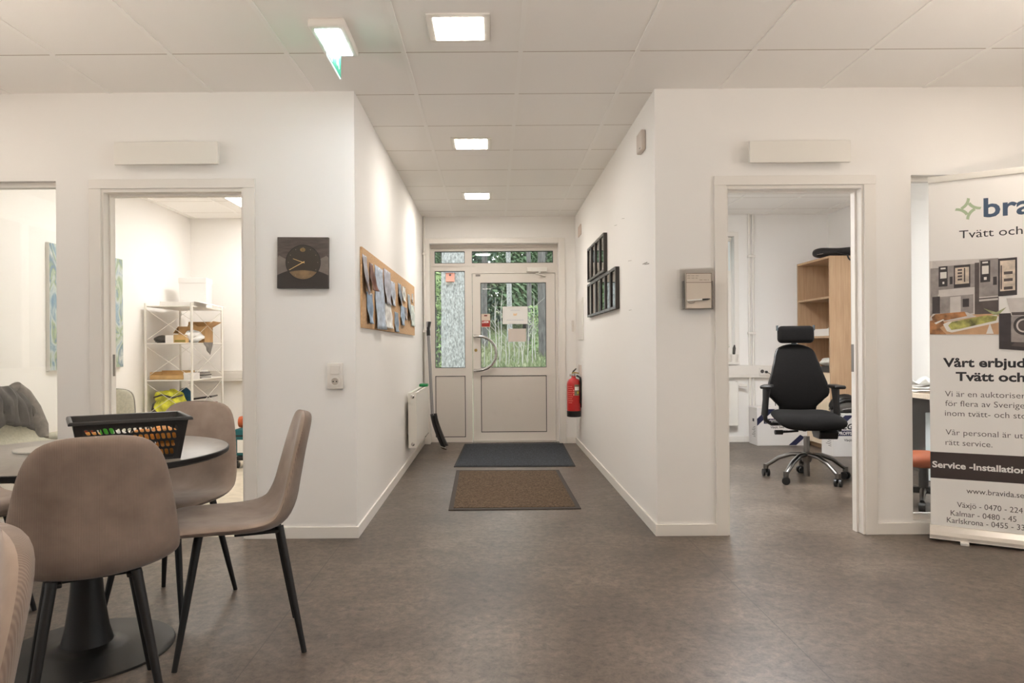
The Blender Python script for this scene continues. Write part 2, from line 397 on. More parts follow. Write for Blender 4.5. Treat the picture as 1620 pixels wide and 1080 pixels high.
def added_window(name, x, y0, y1, z0, z1):
    r = sroot(name); f = 0.05; m = MB(); n = max(1, round((y1-y0)/1.2))
    for k in range(n+1):
        y = y0+(y1-y0-f)*k/n; m.box((x-0.03, y, z0), (x+0.03, y+f, z1))
    m.box((x-0.03, y0, z0), (x+0.03, y1, z0+f)).box((x-0.03, y0, z1-f), (x+0.03, y1, z1))
    m.build('window_frame', M['trim'], r); MB().box((x-0.003, y0+f, z0+f), (x+0.003, y1-f, z1-f)).build('window_pane', M['glass'], r)
added_window('window_added_5', -4.55, -2.0, 2.8, 0.9, 2.4); added_window('window_added_6', 4.55, -2.0, 2.8, 0.9, 2.4); added_window('window_added_4', RX+0.05, 4.5, 6.05, 0.95, 2.35)  # unseen windows added to fill the open room and right office with daylight
struct(MB().box((-4.6, -3.3, 0), (4.6, -3.2, H)).build('wall_south', M['wall']))
# baseboards
BH, BT = 0.068, 0.012
m = MB()
m.box((-4.5, YF-BT, 0), (DL[0]-0.075, YF, BH)).box((DL[1]+0.075, YF-BT, 0), (XL+BT, YF, BH))
struct(m.build('baseboard_front_left', M['trim'], bevel=0.002))
m = MB(); m.box((XR-BT, YF-BT, 0), (DR[0]-0.075, YF, BH)).box((DR[1]+0.075, YF-BT, 0), (4.5, YF, BH))
struct(m.build('baseboard_front_right', M['trim'], bevel=0.002))
struct(MB().box((XL, YF, 0), (XL+BT, YB, BH)).build('baseboard_left', M['trim'], bevel=0.002))
struct(MB().box((XR-BT, YF, 0), (XR, YB, BH)).build('baseboard_right', M['trim'], bevel=0.002))
struct(MB().box((0.845, YB-BT, 0), (XR-BT, YB, BH)).build('baseboard_entrance', M['trim'], bevel=0.002))
struct(MB().box((XR+T, YB-BT, 0), (RX, YB, BH)).build('baseboard_right_room', M['trim'], bevel=0.002))
struct(MB().box((LX, YB-BT, 0), (XL-T, YB, BH)).box((LX, YF+T, 0), (LX+BT, YB-BT, BH)).build('baseboard_left_room', M['trim'], bevel=0.002))

# doorways: jamb liner + architrave + strike plate
def doorway(name, d, side):
    x0, x1, zt = d; r = sroot(name)
    m = MB()
    m.box((x0-J, YF-0.004, 0), (x0, YF+T+0.004, zt+J)).box((x1, YF-0.004, 0), (x1+J, YF+T+0.004, zt+J)).box((x0, YF-0.004, zt), (x1, YF+T+0.004, zt+J))
    m.build('jamb', M['trim'], r, bevel=0.0015)
    m = MB()   # door stop
    m.box((x0, YF+0.05, 0), (x0+0.012, YF+T, zt)).box((x1-0.012, YF+0.05, 0), (x1, YF+T, zt)).box((x0+0.012, YF+0.05, zt-0.012), (x1-0.012, YF+T, zt))
    m.build('door_stop', M['trim'], r, bevel=0.001)
    aw = 0.07; a0, a1 = x0-0.012, x1+0.012
    m = MB(); m.box((a0-aw, YF-0.014, 0), (a0, YF, zt+0.02)).box((a1, YF-0.014, 0), (a1+aw, YF, zt+0.02)).box((a0-aw, YF-0.016, zt+0.02), (a1+aw, YF, zt+0.075))
    m.build('architrave', M['trim'], r, bevel=0.002)
    return r
d2 = doorway('door_2', DL, -1)
MB().box((DL[0], YF+0.066, 0.96), (DL[0]+0.0135, YF+0.09, 1.09)).build('strike_plate', M['darksteel'], d2)
d3 = doorway('door_3', DR, 1)
MB().box((DR[1]-0.0135, YF+0.07, 0.955), (DR[1], YF+0.098, 1.12)).build('strike_plate', M['darksteel'], d3)

# interior glazing
def glazing(name, x0, x1):
    r = sroot(name); z0, z1 = WZ0, WZ1; f = 0.03
    m = MB()
    y0, y1 = YF+0.035, YF+0.085
    m.box((x0, y0, z0), (x0+0.014, y1, z1)).box((x1-0.014, y0, z0), (x1, y1, z1)).box((x0+0.014, y0, z0), (x1-0.014, y1, z0+f)).box((x0+0.014, y0, z1-f), (x1-0.014, y1, z1))
    m.build('window_frame', M['trim'], r, bevel=0.0015)
    m = MB(); m.box((x0+0.014, YF+0.058, z0+f), (x1-0.014, YF+0.064, z1-f)); m.build('window_pane', M['glass'], r)
glazing('window_1', WLl, WLr); glazing('window_2', WRl, WRr)

# ---- entrance: side light, transom and glazed door
YD = 8.30
er = sroot('door_1')
m = MB()
m.box((-0.80, YB-0.016, 0), (EX0+0.004, YB, EZ1+0.055)).box((EX1-0.004, YB-0.016, 0), (0.84, YB, EZ1+0.055)).box((EX0+0.004, YB-0.016, EZ1-0.004), (EX1-0.004, YB, EZ1+0.055))
m.build('architrave', M['trim'], er, bevel=0.003)
def framework(m, X, Z, holes, y0, y1):
    """boxes filling the X/Z cells that are not holes"""
    for i in range(len(X)-1):
        for j in range(len(Z)-1):
            if (i, j) in holes: continue
            m.box((X[i], y0, Z[j]), (X[i+1], y1, Z[j+1]))
SX0, SX1 = -0.683, -0.328
TX0, TX1 = -0.243, 0.716
m = MB()
y0, y1 = YD, YD+0.06
m.box((EX0, y0, 0), (SX0, y1, EZ1)); m.box((SX0, y0, 0), (SX1, y1, 0.058)); m.box((SX0, y0, 0.782), (SX1, y1, 0.876))
m.box((SX0, y0, 2.02), (SX1, y1, 2.11)); m.box((SX0, y0, 2.252), (EX1, y1, EZ1)); m.box((SX1, y0, 0), (-0.245, y1, 2.11)); m.box((SX1, y0, 2.11), (TX0, y1, 2.252))
m.box((-0.245, y0, 1.99), (EX1, y1, 2.11)); m.box((TX1, y0, 2.11), (EX1, y1, 2.252)); m.box((0.740, y0, 0), (EX1, y1, 1.99))
fr = m.build('door_frame', M['alu'], er)
m = MB(); m.box((EX0, YD-0.02, EZ1-0.035), (EX1, YD, EZ1)).box((EX0, YD-0.012, 2.075), (-0.2, YD, 2.083)).box((-0.203, YD-0.012, 2.0), (-0.195, YD, 2.075))
m.build('cover_strip', M['alu'], fr)
MB().box((-0.245, YB+0.02, 0), (0.74, YD+0.1, 0.012)).build('threshold', M['chrome'], er)
def pane(x0, x1, z0, z1, par, y=YD+0.028, name='window_pane'):
    g_ = MB(); e = 0.006
    for a, b in (((x0, z0), (x1, z0+e)), ((x0, z1-e), (x1, z1)), ((x0, z0+e), (x0+e, z1-e)), ((x1-e, z0+e), (x1, z1-e))):
        g_.box((a[0], y-0.024, a[1]), (b[0], y+0.012, b[1]))
    MB().box((x0+e, y, z0+e), (x1-e, y+0.006, z1-e)).build(name, M['glass'], par)
    g_.build('gasket', M['gasket'], par)
def panel(x0, x1, z0, z1, par):
    g_ = MB(); e = 0.008; y = YD-0.002
    for a, b in (((x0, z0), (x1, z0+e)), ((x0, z1-e), (x1, z1)), ((x0, z0+e), (x0+e, z1-e)), ((x1-e, z0+e), (x1, z1-e))):
        g_.box((a[0], YD+0.001, a[1]), (b[0], YD+0.02, b[1]))
    g_.build('gasket', M['gasket'], par)
    q = MB()
    dents = [(0.55, 0.55, 0.03), (0.18, 0.30, 0.035), (0.5, 0.25, 0.04), (0.72, 0.06, 0.03)] if x1-x0 > 0.5 else []
    W_, Hh = x1-x0-2*e, z1-z0-2*e
    def fn(u, v):
        x = x0+e+u*W_; z = z0+e+v*Hh; d = 0
        for a, b, r in dents:
            rr = ((u-a)*W_)**2+((v-b)*Hh)**2; d += 0.004*math.exp(-rr/(r*r))
        return (x, YD+0.004+d, z)
    q.grid(fn, 50 if dents else 2, 50 if dents else 2)
    q.build('infill_panel', M['alu_panel'], par, smooth=bool(dents))
pane(SX0, SX1, 0.876, 2.02, fr); pane(SX0, SX1, 2.11, 2.252, fr); pane(TX0, TX1, 2.11, 2.252, fr); panel(SX0, SX1, 0.058, 0.782, fr)
m = MB(); gx0, gx1 = -0.145, 0.63
lx0, lx1 = -0.239, 0.735
m.box((lx0, YD-0.004, 0.014), (gx0, YD+0.056, 1.984)); m.box((gx1, YD-0.004, 0.014), (lx1, YD+0.056, 1.984))
m.box((gx0, YD-0.004, 0.014), (gx1, YD+0.056, 0.114)); m.box((gx0, YD-0.004, 0.782), (gx1, YD+0.056, 0.876)); m.box((gx0, YD-0.004, 1.879), (gx1, YD+0.056, 1.984))
dl = m.build('door_leaf', M['alu'], er)
pane(gx0, gx1, 0.876, 1.879, dl); panel(gx0, gx1, 0.114, 0.782, dl)
# D handle
hz0, hz1 = atY(752, 586, YD).z, atY(752, 532, YD).z; hx = atY(751, 560, YD).x
pts = [(hx, YD-0.004, hz1), (hx, YD-0.05, hz1)]
for k in range(0, 13):
    a = pi/2-pi*k/12; pts.append((hx+0.03+0.225*max(0, cos(a))**0.9 if k not in (0, 12) else hx+0.03, YD-0.055, (hz0+hz1)/2+(hz1-hz0)/2*sin(a)))
pts += [(hx, YD-0.05, hz0), (hx, YD-0.004, hz0)]
MB().tube(pts, 0.0175, 14).build('door_handle', M['chrome'], dl, smooth=True)
lk = atY(753, 554, YD)
MB().lathe([(0.001, -0.012), (0.014, -0.012), (0.018, -0.008), (0.018, 0.0)], (lk.x, YD-0.004, lk.z), 24, 'Y').box((lk.x-0.0015, YD-0.018, lk.z-0.006), (lk.x+0.0015, YD-0.014, lk.z+0.006)).build('lock_cylinder', M['brass'], dl, smooth=True)
MB().box((-0.20, YD-0.012, 1.955), (-0.145, YD-0.004, 1.975)).build('lock_indicator', M['darksteel'], dl)
cl = MB().rbox((0.40, YD-0.06, 2.0), (0.64, YD, 2.05), 0.006).build('door_closer', M['white_metal'], fr)
MB().tube([(0.55, YD-0.05, 1.998), (0.55, YD-0.06, 1.975)], 0.012, 10).tube([(0.55, YD-0.055, 1.98), (0.50, YD-0.09, 1.972), (0.62, YD-0.02, 1.95)], 0.007, 8).build('closer_arm', M['white_metal'], cl)

# right office window
r = sroot('window_3'); x0, x1, z0, z1 = RW
m = MB(); f = 0.06; y0 = YB+0.10
m.box((x0, y0, z0), (x0+f, y0+0.07, z1)).box((x1-f, y0, z0), (x1, y0+0.07, z1)).box((x0+f, y0, z0), (x1-f, y0+0.07, z0+f)).box((x0+f, y0, z1-f), (x1-f, y0+0.07, z1))
m.build('window_frame', M['trim'], r, bevel=0.002)
MB().box((x0+f, y0+0.03, z0+f), (x1-f, y0+0.036, z1-f)).build('window_pane', M['glass'], r)
m = MB(); m.box((x0-0.05, YB-0.014, z0), (x0, YB, z1+0.05)).box((x1, YB-0.014, z0), (x1+0.05, YB, z1+0.05)).box((x0, YB-0.014, z1), (x1, YB, z1+0.05)); m.build('architrave', M['trim'], r, bevel=0.002)
MB().box((x0-0.02, YB-0.06, z0-0.005), (x1+0.04, YB+0.1, z0+0.02)).build('window_sill', M['trim'], r, bevel=0.003)

# ---- vertical pipes and cable trunking
def pipes(name, label, xs, y, z0, z1, clamps, r=0.011):
    t = thing(name, label, 'pipe', (0, 0, 0))
    for x in xs: MB().tube([(x, y, z0), (x, y, z1)], r, 12).build('pipe', M['white_metal'], t, smooth=True)
    for z in clamps: MB().rbox((xs[0]-0.022, y-0.018, z-0.014), (xs[-1]+0.022, y+0.012, z+0.014), 0.004).build('clamp', M['white_plastic'], t)
    return t
pipes('heating_pipe', 'white heating pipe running up the corner left of the entrance door', [-0.787], YB-0.04, 0.1, H, [atY(667, 402, 8.11).z, atY(668, 524, 8.11).z])
pp = [atY(1186.5, 450, 8.1).x, atY(1192.5, 450, 8.1).x]
pipes('heating_pipe', 'pair of white heating pipes on the back wall of the right office', pp, YB-0.03, 0.1, H, [atY(1189, 405, 8.1).z, atY(1189, 527, 8.1).z], 0.013)
def trunking(x0, x1, z0, z1, label):
    t = thing('cable_trunking', label, 'cable channel', (0, YB, 0))
    MB().box((x0, -0.06, z0), (x1, 0, z1)).build('channel', M['white_plastic'], t, bevel=0.003)
    MB().box((x0, -0.064, z0+0.03), (x1, -0.059, z1-0.03)).build('cover', M['white_plastic'], t, bevel=0.001)
    return t
tr = trunking(XR+T+0.02, 3.48, atY(1190, 597, 8.1).z, atY(1190, 578, 8.1).z, 'white cable trunking along the back wall of the right office')
s_ = atY(1208, 588, 8.09)
sk = MB().rbox((s_.x-0.05, -0.072, s_.z-0.045), (s_.x+0.05, -0.06, s_.z+0.045), 0.004).build('socket_plate', M['white_plastic'], tr)
MB().lathe([(0.001, 0.0), (0.018, 0.0), (0.02, -0.004), (0.021, -0.004)], (s_.x-0.02, -0.0715, s_.z+0.005), 20, 'Y').build('socket_hole', M['darkgrey'], sk)
trunking(LX+0.03, XL-T-0.02, atY(330, 603, 8.1).z, atY(330, 586, 8.1).z, 'white cable trunking along the back wall of the left office')
pl = thing('power_plug', 'black plug with its lead in the right office trunking socket', 'plug', (s_.x+0.022, YB-0.072, s_.z-0.002))
MB().lathe([(0.014, 0.0), (0.014, -0.03), (0.008, -0.036)], (0, 0, 0), 16, 'Y').build('plug_body', M['black_plastic'], pl, smooth=True)
MB().tube([(0, -0.034, 0), (0.03, -0.05, -0.02), (0.06, -0.05, -0.08), (0.08, -0.04, -0.2), (0.1, -0.03, -0.45), (0.16, -0.03, -0.79)], 0.004, 8).build('power_lead', M['black_plastic'], pl, smooth=True)

# ================================================================== LIGHTS
def lamp_mat(name, col, st): return emit(name, col, st)
LM = lamp_mat('lamp_diffuser', LAMP, 21.0)
LMc = lamp_mat('lamp_diffuser_corridor', (1.0, 0.94, 0.87), 43.0)
LMd = lamp_mat('lamp_diffuser_entrance', (1.0, 0.94, 0.87), 72.0)
LMb = lamp_mat('lamp_diffuser_rear', LAMP, 5.0)
LMl = lamp_mat('lamp_diffuser_office', (1.0, 0.97, 0.93), 14.0)
LMr = lamp_mat('fill_diffuser_cool', (0.97, 0.98, 1.0), 46.0)
LMu = lamp_mat('fill_uplight', (1.0, 0.85, 0.71), 43.0)
LMv = lamp_mat('fill_uplight_rear', (1.0, 0.85, 0.71), 138.0)
def ceiling_lamp(x, y, label, group, mt, s=0.115):
    t = thing('ceiling_lamp', label, 'ceiling lamp', (x, y, H), 0, group); e = 0.032
    m = MB()
    m.box((-s-e, -s-e, -0.008), (s+e, -s, 0)).box((-s-e, s, -0.008), (s+e, s+e, 0)).box((-s-e, -s, -0.008), (-s, s, 0)).box((s, -s, -0.008), (s+e, s, 0))
    m.build('lamp_frame', M['trim'], t, bevel=0.002)
    MB().box((-s, -s, -0.010), (s, s, -0.001)).build('diffuser', mt, t)
    return t
G1 = 'square ceiling lamps'
ceiling_lamp(-0.15, 3.33, 'square recessed ceiling lamp nearest the camera, over the open room', G1, LM)
ceiling_lamp(-0.15, 5.22, 'middle of the three square ceiling lamps, above the corridor', G1, LMc)
ceiling_lamp(-0.15, 7.02, 'farthest square ceiling lamp, in front of the entrance door', G1, LMd)
for x, y in ((2.85, 3.3), (-3.15, 3.3), (2.85, 0.9), (-0.15, 0.9), (-3.15, 0.9), (-0.15, -1.5), (2.85, -1.5), (-3.15, -1.5)):
    ceiling_lamp(x, y, 'square ceiling lamp over the open room, outside the picture', 'lamps out of view', LM if y > 3 else LMb)
ceiling_lamp(-2.37, 7.3, 'bright square ceiling panel in the left office, cut by the door frame', None, LMl, 0.29)
ceiling_lamp(-2.37, 5.5, 'ceiling panel of the left office, outside the picture', None, LMl, 0.29)

ceiling_lamp(2.1, 5.4, 'added ceiling panel of the right office, fill light outside the picture', None, LMr, 0.29)  # unseen panel added to brighten the right office
for x, y in ((-2.75, 1.7), (2.75, 1.7), (0.2, -0.5)):      # unseen uplighters added beside and behind the camera to brighten the ceiling
    t = thing('fill_uplighter', 'added uplighter outside the picture, fill light for the ceiling', 'fill lamp', (x, y, 0), 0, 'lamps out of view')
    MB().lathe([(0.001, 0), (0.15, 0), (0.15, 0.02), (0.02, 0.03), (0.015, 1.27), (0.03, 1.28), (0.24, 1.33), (0.255, 1.395), (0.25, 1.395), (0.235, 1.345), (0.001, 1.34)], n=32).build('stand', M['white_metal'], t, smooth=True)
    MB().lathe([(0.001, 1.348), (0.22, 1.348), (0.22, 1.352), (0.001, 1.352)], n=32).build('diffuser', LMu if y > 1 else LMv, t)

# exit lamp
t = thing('exit_sign', 'green and white emergency exit sign lamp hanging from the ceiling', 'exit sign', (-0.755, 3.39, H))
MB().rbox((-0.085, -0.175, -0.042), (0.085, 0.175, 0), 0.012).build('lamp_housing', M['white_plastic'], t, smooth=True)
MB().box((-0.058, -0.145, -0.0445), (0.058, 0.145, -0.042)).build('diffuser', emit('exit_lamp', (0.82, 0.92, 1.0), 44.0), t)
MB().box((-0.003, -0.15, -0.165), (0.003, 0.13, -0.045)).build('sign_plate', M['signgreen'], t)
MB().box((-0.003, -0.152, -0.168), (0.003, 0.132, -0.165)).box((-0.003, -0.153, -0.168), (0.003, -0.150, -0.045)).build('light_edge', M['signwhite'], t)
for s in (1,):
    x = 0.0036
    m = MB()
    m.box((x, -0.15, -0.16), (x+0.0006, -0.06, -0.05))
    m.build('door_symbol', M['signwhite'], t); m = MB()
    m.prism([(0.0, -0.06), (0.016, -0.066), (0.03, -0.04), (0.05, -0.07), (0.062, -0.062), (0.036, -0.02), (0.04, 0.0), (0.02, 0.0)], 0.0006, (x, 0.03, -0.07), (0, 1, 0), (0, 0, 1)).build('running_figure', M['signwhite'], t); m = MB()
    m.prism([(0.012*cos(a), 0.012*sin(a)) for a in [k*pi/6 for k in range(12)]], 0.0006, (x, 0.07, -0.063), (0, 1, 0), (0, 0, 1))
    m.build('figure_head', M['signwhite'], t)

# ================================================================== DINING CHAIRS AND TABLE
def crom(P, s):
    n = len(P)-1; x = min(max(s, 0), 1)*n; i = min(int(x), n-1); t = x-i
    p0, p1, p2, p3 = P[max(i-1, 0)], P[i], P[i+1], P[min(i+2, n)]
    return [0.5*(2*b+(c-a)*t+(2*a-5*b+4*c-d)*t*t+(3*b-a-3*c+d)*t**3) for a, b, c, d in zip(p0, p1, p2, p3)]
#        forward  height  half width  dish
PROF = [(0.258, 0.447, 0.195, 0.000), (0.222, 0.472, 0.212, 0.004), (0.12, 0.470, 0.222, 0.012), (0.0, 0.461, 0.228, 0.022),
        (-0.09, 0.461, 0.231, 0.034), (-0.152, 0.484, 0.232, 0.046), (-0.187, 0.545, 0.228, 0.046), (-0.205, 0.64, 0.214, 0.036),
        (-0.225, 0.75, 0.194, 0.026), (-0.252, 0.872, 0.172, 0.016)]
def shell_point(u, v, side, thick=0.023):
    sg = sin((2*u-1)*pi/2); tt = sin((2*v-1)*pi/2); s = (1+sg)/2
    f, z, W, c = crom(PROF, s); f1, z1 = crom(PROF, s+0.01)[:2]; f0, z0 = crom(PROF, s-0.01)[:2]
    T_ = Vector((0, f1-f0, z1-z0)).normalized(); N = Vector((1, 0, 0)).cross(T_) * -1
    if N.z < 0 and s < 0.4: N = -N
    if s >= 0.4 and N.y < 0: N = -N
    w_ = W*max(0.0, 1-abs(sg)**15)**0.45
    h = thick*max(0, 1-abs(tt)**5)**0.5*max(0, 1-abs(sg)**40)**0.5
    return Vector((tt*w_, f, z)) + N*(c*tt*tt + side*h)
def make_chair(label, loc, rz, group):
    t = thing('dining_chair', label, 'chair', (*loc, 0), rz, group)
    MB().grid(lambda u, v: shell_point(u, v, 1), 44, 26).build('seat_shell', M['velvet'], t, smooth=True, fix=True, angle=80)
    MB().grid(lambda u, v: shell_point(u, v, -1), 44, 26).build('back_cover', M['corduroy'], t, smooth=True, angle=80)
    m = MB()
    for sx in (-1, 1): m.box((sx*0.105-0.022, -0.135, 0.434), (sx*0.105+0.022, 0.02, 0.446))
    m.box((-0.10, -0.08, 0.430), (0.10, -0.02, 0.442))
    m.build('underframe', M['black_metal'], t, bevel=0.003)
    for sx in (-1, 1):
        for sy in (-1, 1):
            a = Vector((sx*0.108, sy*0.138, 0.456)); b = Vector((sx*0.180, sy*0.2185, 0.0))
            lg = MB().tube([a, a.lerp(b, 0.5), b], [0.0155, 0.0135, 0.0095], 14).build('leg', M['black_metal'], t, smooth=True)
    return t
GC = 'velvet shell chairs around the round table'
ca = make_chair('velvet dining chair with its corduroy back to the camera, before the round table', (-1.245, 2.18), 0.555, GC)
def chair_copy(label, loc, rz):
    c = copy_tree(ca); c.location = (*loc, 0); c.rotation_euler = (0, 0, rz); c['label'] = label; return c
chair_copy('mauve velvet dining chair seen side on, right of the round table', (-0.972, 2.68), 1.936)
chair_copy('mauve velvet dining chair behind the black basket, facing the round table', (-1.412, 3.075), 3.011)
chair_copy('mauve velvet dining chair left of the round table, only its seat edge in view', (-2.255, 2.95), -1.989)
chair_copy('nearest velvet chair, only a corner of its backrest in the lower left', (-0.85, 0.80), 2.40)

TC = (-1.52, 2.62)
t = thing('round_table', 'round taupe-topped pedestal table with black trumpet base', 'table', (*TC, 0))
MB().lathe([(0.001, 0.7395), (0.494, 0.7395), (0.496, 0.7385), (0.496, 0.736)], n=96).build('tabletop', M['tabletop'], t, smooth=True)
MB().lathe([(0.001, 0.714), (0.485, 0.714), (0.499, 0.722), (0.5, 0.736), (0.498, 0.7385), (0.4965, 0.7385)], n=96).build('table_edge', M['black_metal'], t, smooth=True)
MB().lathe([(0.10, 0.712), (0.10, 0.70), (0.065, 0.66), (0.047, 0.58), (0.044, 0.45), (0.048, 0.33), (0.058, 0.2), (0.074, 0.09), (0.088, 0.034)], n=40).build('pedestal', M['black_metal'], t, smooth=True)
MB().lathe([(0.088, 0.034), (0.10, 0.024), (0.14, 0.017), (0.24, 0.011), (0.297, 0.007), (0.30, 0.004), (0.30, 0)], n=72).build('base', mat('satin_black_metal', (24, 22, 20), 0.42, spec=0.4), t, smooth=True)

# ---- basket
BL, BW, BHt, B0 = 0.345, 0.245, 0.142, 0.7405
bc = Vector((-1.27, 2.45, B0)); brz = 0.565
t = thing('plastic_basket', 'black plastic basket with slotted sides on the round table', 'basket', bc, brz)
def slot_wall(m, P, nc, nr, u0, u1, v0, v1):
    """wall patch P(u,v) pierced by slanted slots"""
    K = 16; dc = (u1-u0)/nc; dr = (v1-v0)/nr; sk_ = 0.5
    for (a, b, c, d) in ((0, u0, 0, 1), (u1, 1, 0, 1), (u0, u1, 0, v0), (u0, u1, v1, 1)):
        m.add([P(a, c), P(b, c), P(b, d), P(a, d)], [(0, 1, 2, 3)])
    for i in range(nc):
        for j in range(nr):
            cu, cv = u0+(i+0.5)*dc, v0+(j+0.5)*dr; o_, h_ = [], []
            for k in range(K):
                a = 2*pi*(k+0.5)/K; cx, cy = cos(a), sin(a)
                q = max(abs(cx), abs(cy)); o_.append(P(cu+0.5*dc*cx/q, cv+0.5*dr*cy/q))
                hx_, hy_ = 0.36*cx, 0.27*cy*0.6 + (0.22 if cy > 0 else -0.22)
                h_.append(P(cu+(hx_-hy_*sk_)*dc, cv+hy_*dr*0.98))
            n = len(m.v); 
            m.add(o_+h_, [(k, (k+1) % K, K+(k+1) % K, K+k) for k in range(K)])
            # square the corner: outer polygon is sampled, corners closed with small triangles
            for sx, sy in ((1, 1), (-1, 1), (-1, -1), (1, -1)):
                ks = sorted(range(K), key=lambda k: -(sx*cos(2*pi*(k+0.5)/K)+sy*sin(2*pi*(k+0.5)/K)))[:2]
                m.add([o_[ks[0]], o_[ks[1]], P(cu+sx*0.5*dc, cv+sy*0.5*dr)], [(0, 1, 2)])
def corner(top, sx, sy):
    k = 1.0 if top else 0.86
    return Vector((sx*BL/2*k, sy*BW/2*(1.0 if top else 0.84), BHt if top else 0))
cs = [(-1, -1), (1, -1), (1, 1), (-1, 1)]
for i, (nc, nm) in enumerate(((16, 'slotted_side'), (11, 'slotted_side'), (16, 'slotted_side'), (11, 'slotted_side'))):
    a0, a1 = corner(False, *cs[i]), corner(False, *cs[(i+1) % 4]); b0, b1 = corner(True, *cs[i]), corner(True, *cs[(i+1) % 4])
    m = MB(); slot_wall(m, lambda u, v: a0.lerp(a1, u).lerp(b0.lerp(b1, u), v), nc, 4, 0.08, 0.92, 0.10, 0.87)
    o = m.build(nm, M['black_plastic'], t)
    sd = o.modifiers.new('solid', 'SOLIDIFY'); sd.thickness = 0.0025; sd.offset = 0
m = MB(); m.add([corner(False, *c) for c in cs]+[corner(False, *c)+Vector((0, 0, 0.003)) for c in cs], [(0, 1, 2, 3), (4, 5, 6, 7), (0, 1, 5, 4), (1, 2, 6, 5), (2, 3, 7, 6), (3, 0, 4, 7)])
m.build('bottom', M['black_plastic'], t)
m = MB(); 
def rim_ring(e, z): return [Vector((sx*(BL/2+e), sy*(BW/2+e), z)) for sx, sy in cs]
R_ = [rim_ring(-0.002, BHt-0.004), rim_ring(0.0, BHt+0.002), rim_ring(0.008, BHt+0.004), rim_ring(0.013, BHt), rim_ring(0.014, BHt-0.008), rim_ring(0.011, BHt-0.008), rim_ring(0.006, BHt-0.001)]
vs_ = [p for r_ in R_ for p in r_]; k_ = len(R_)
m.add(vs_, [(i*4+j, i*4+(j+1) % 4, ((i+1) % k_)*4+(j+1) % 4, ((i+1) % k_)*4+j) for i in range(k_) for j in range(4)])
m.build('rim', M['black_plastic'], t, bevel=0.0015)
# contents: wrapped snacks
Rz = Matrix.Rotation(brz, 3, 'Z')
def snack(x, y, z, a, mt, label, name='snack_packet', dims=(0.034, 0.02, 0.026)):
    o = MB().blob((0, 0, 0), dims, 14, 8, 0.03, int(abs(x*997+y*77)), 0.55).build(name, mt, None, smooth=True, angle=80)
    p = Rz @ Vector((x, y, 0)); o.location = (bc.x+p.x, bc.y+p.y, B0+z); o.rotation_euler = (0, 0, brz+a)
    return tag(o, label, 'snack', 'snacks in the black basket')
SO = 'orange wrapped snack packet lying in the black plastic basket'
for x, y, z, a in ((0.105, -0.055, 0.03, 0.1), (0.03, -0.058, 0.03, -0.1), (-0.045, -0.058, 0.03, 0.05), (-0.115, -0.052, 0.03, 0.1), (0.108, 0.0, 0.03, 1.4), (0.035, 0.0, 0.03, 0.3), (-0.045, 0.0, 0.03, 0.2), (-0.11, 0.01, 0.03, 0.1),
                   (0.11, -0.06, 0.078, 0.1), (0.035, -0.064, 0.078, 0.0), (-0.12, -0.062, 0.078, 0.0), (0.105, 0.01, 0.078, 0.4)):
    snack(x, y, z, a, M['orange'], SO)
snack(-0.072, -0.066, 0.1, 0.2, M['lime'], 'bright green wrapped snack packet at the front of the black basket', dims=(0.02, 0.014, 0.022))
snack(-0.045, -0.05, 0.078, 0.0, M['paper'], 'white wrapped snack packet beside the green one in the black basket')

o = MB().lathe([(0.001, 0.0), (0.10, 0.0), (0.102, 0.002), (0.102, 0.005), (0.1, 0.007), (0.001, 0.007)], n=48).build('place_mat', mat('pale_grey_felt', (176, 172, 164), 0.8), smooth=True)
o.location = (-1.70, 2.66, 0.7397); tag(o, 'pale grey round table mat lying left of the basket on the table', 'mat')
p = atZ(110, 690, 0.76)
t = thing('drinking_cup', 'small red-brown glass cup at the left end of the black basket', 'cup', (-1.615, 2.64+0.16, 0.7397))
MB().lathe([(0.001, 0.0), (0.022, 0.0), (0.026, 0.02), (0.027, 0.068), (0.025, 0.068), (0.024, 0.006), (0.001, 0.005)], n=24).build('cup_body', mat('red_brown_glass', (130, 58, 40), 0.2), t, smooth=True)

# ================================================================== DOOR MATS
def door_mat(name, label, q, mt, border, bw, th=0.009):
    c = sum((Vector(p) for p in q), Vector())/4
    t = thing(name, label, 'door mat', (c.x, c.y, 0)); L = [Vector(p)-c for p in q]
    inn = [p*(1-bw/max(p.length, .1)*1.3) for p in L]
    def slab(m, pts, z0, z1): m.add([(p.x, p.y, z0) for p in pts]+[(p.x, p.y, z1) for p in pts], [(0, 3, 2, 1), (4, 5, 6, 7), (0, 1, 5, 4), (1, 2, 6, 5), (2, 3, 7, 6), (3, 0, 4, 7)])
    m = MB(); slab(m, inn, 0.001, th); m.build('pile', mt, t)
    m = MB()
    for i in range(4):
        j = (i+1) % 4; slab(m, [L[i], L[j], inn[j], inn[i]], 0, th*0.65)
    m.build('rubber_border', border, t)
    return t
q = [atZ(709.5, 808, 0), atZ(919.5, 805.5, 0), atZ(884, 744, 0), atZ(722, 744.5, 0)]
door_mat('door_mat', 'brown woven door mat with dark rubber border, nearer the camera', q, M['matbrown'], mat('mat_border', (58, 50, 44), 0.8), 0.05)
q = [atZ(718, 739, 0), atZ(910.5, 738, 0), Vector((0.80, 8.12, 0)), Vector((-0.335, 8.12, 0))]
door_mat('door_mat', 'charcoal grey door mat lying against the entrance door', q, M['matgrey'], mat('mat_edge', (30, 31, 33), 0.8), 0.025)

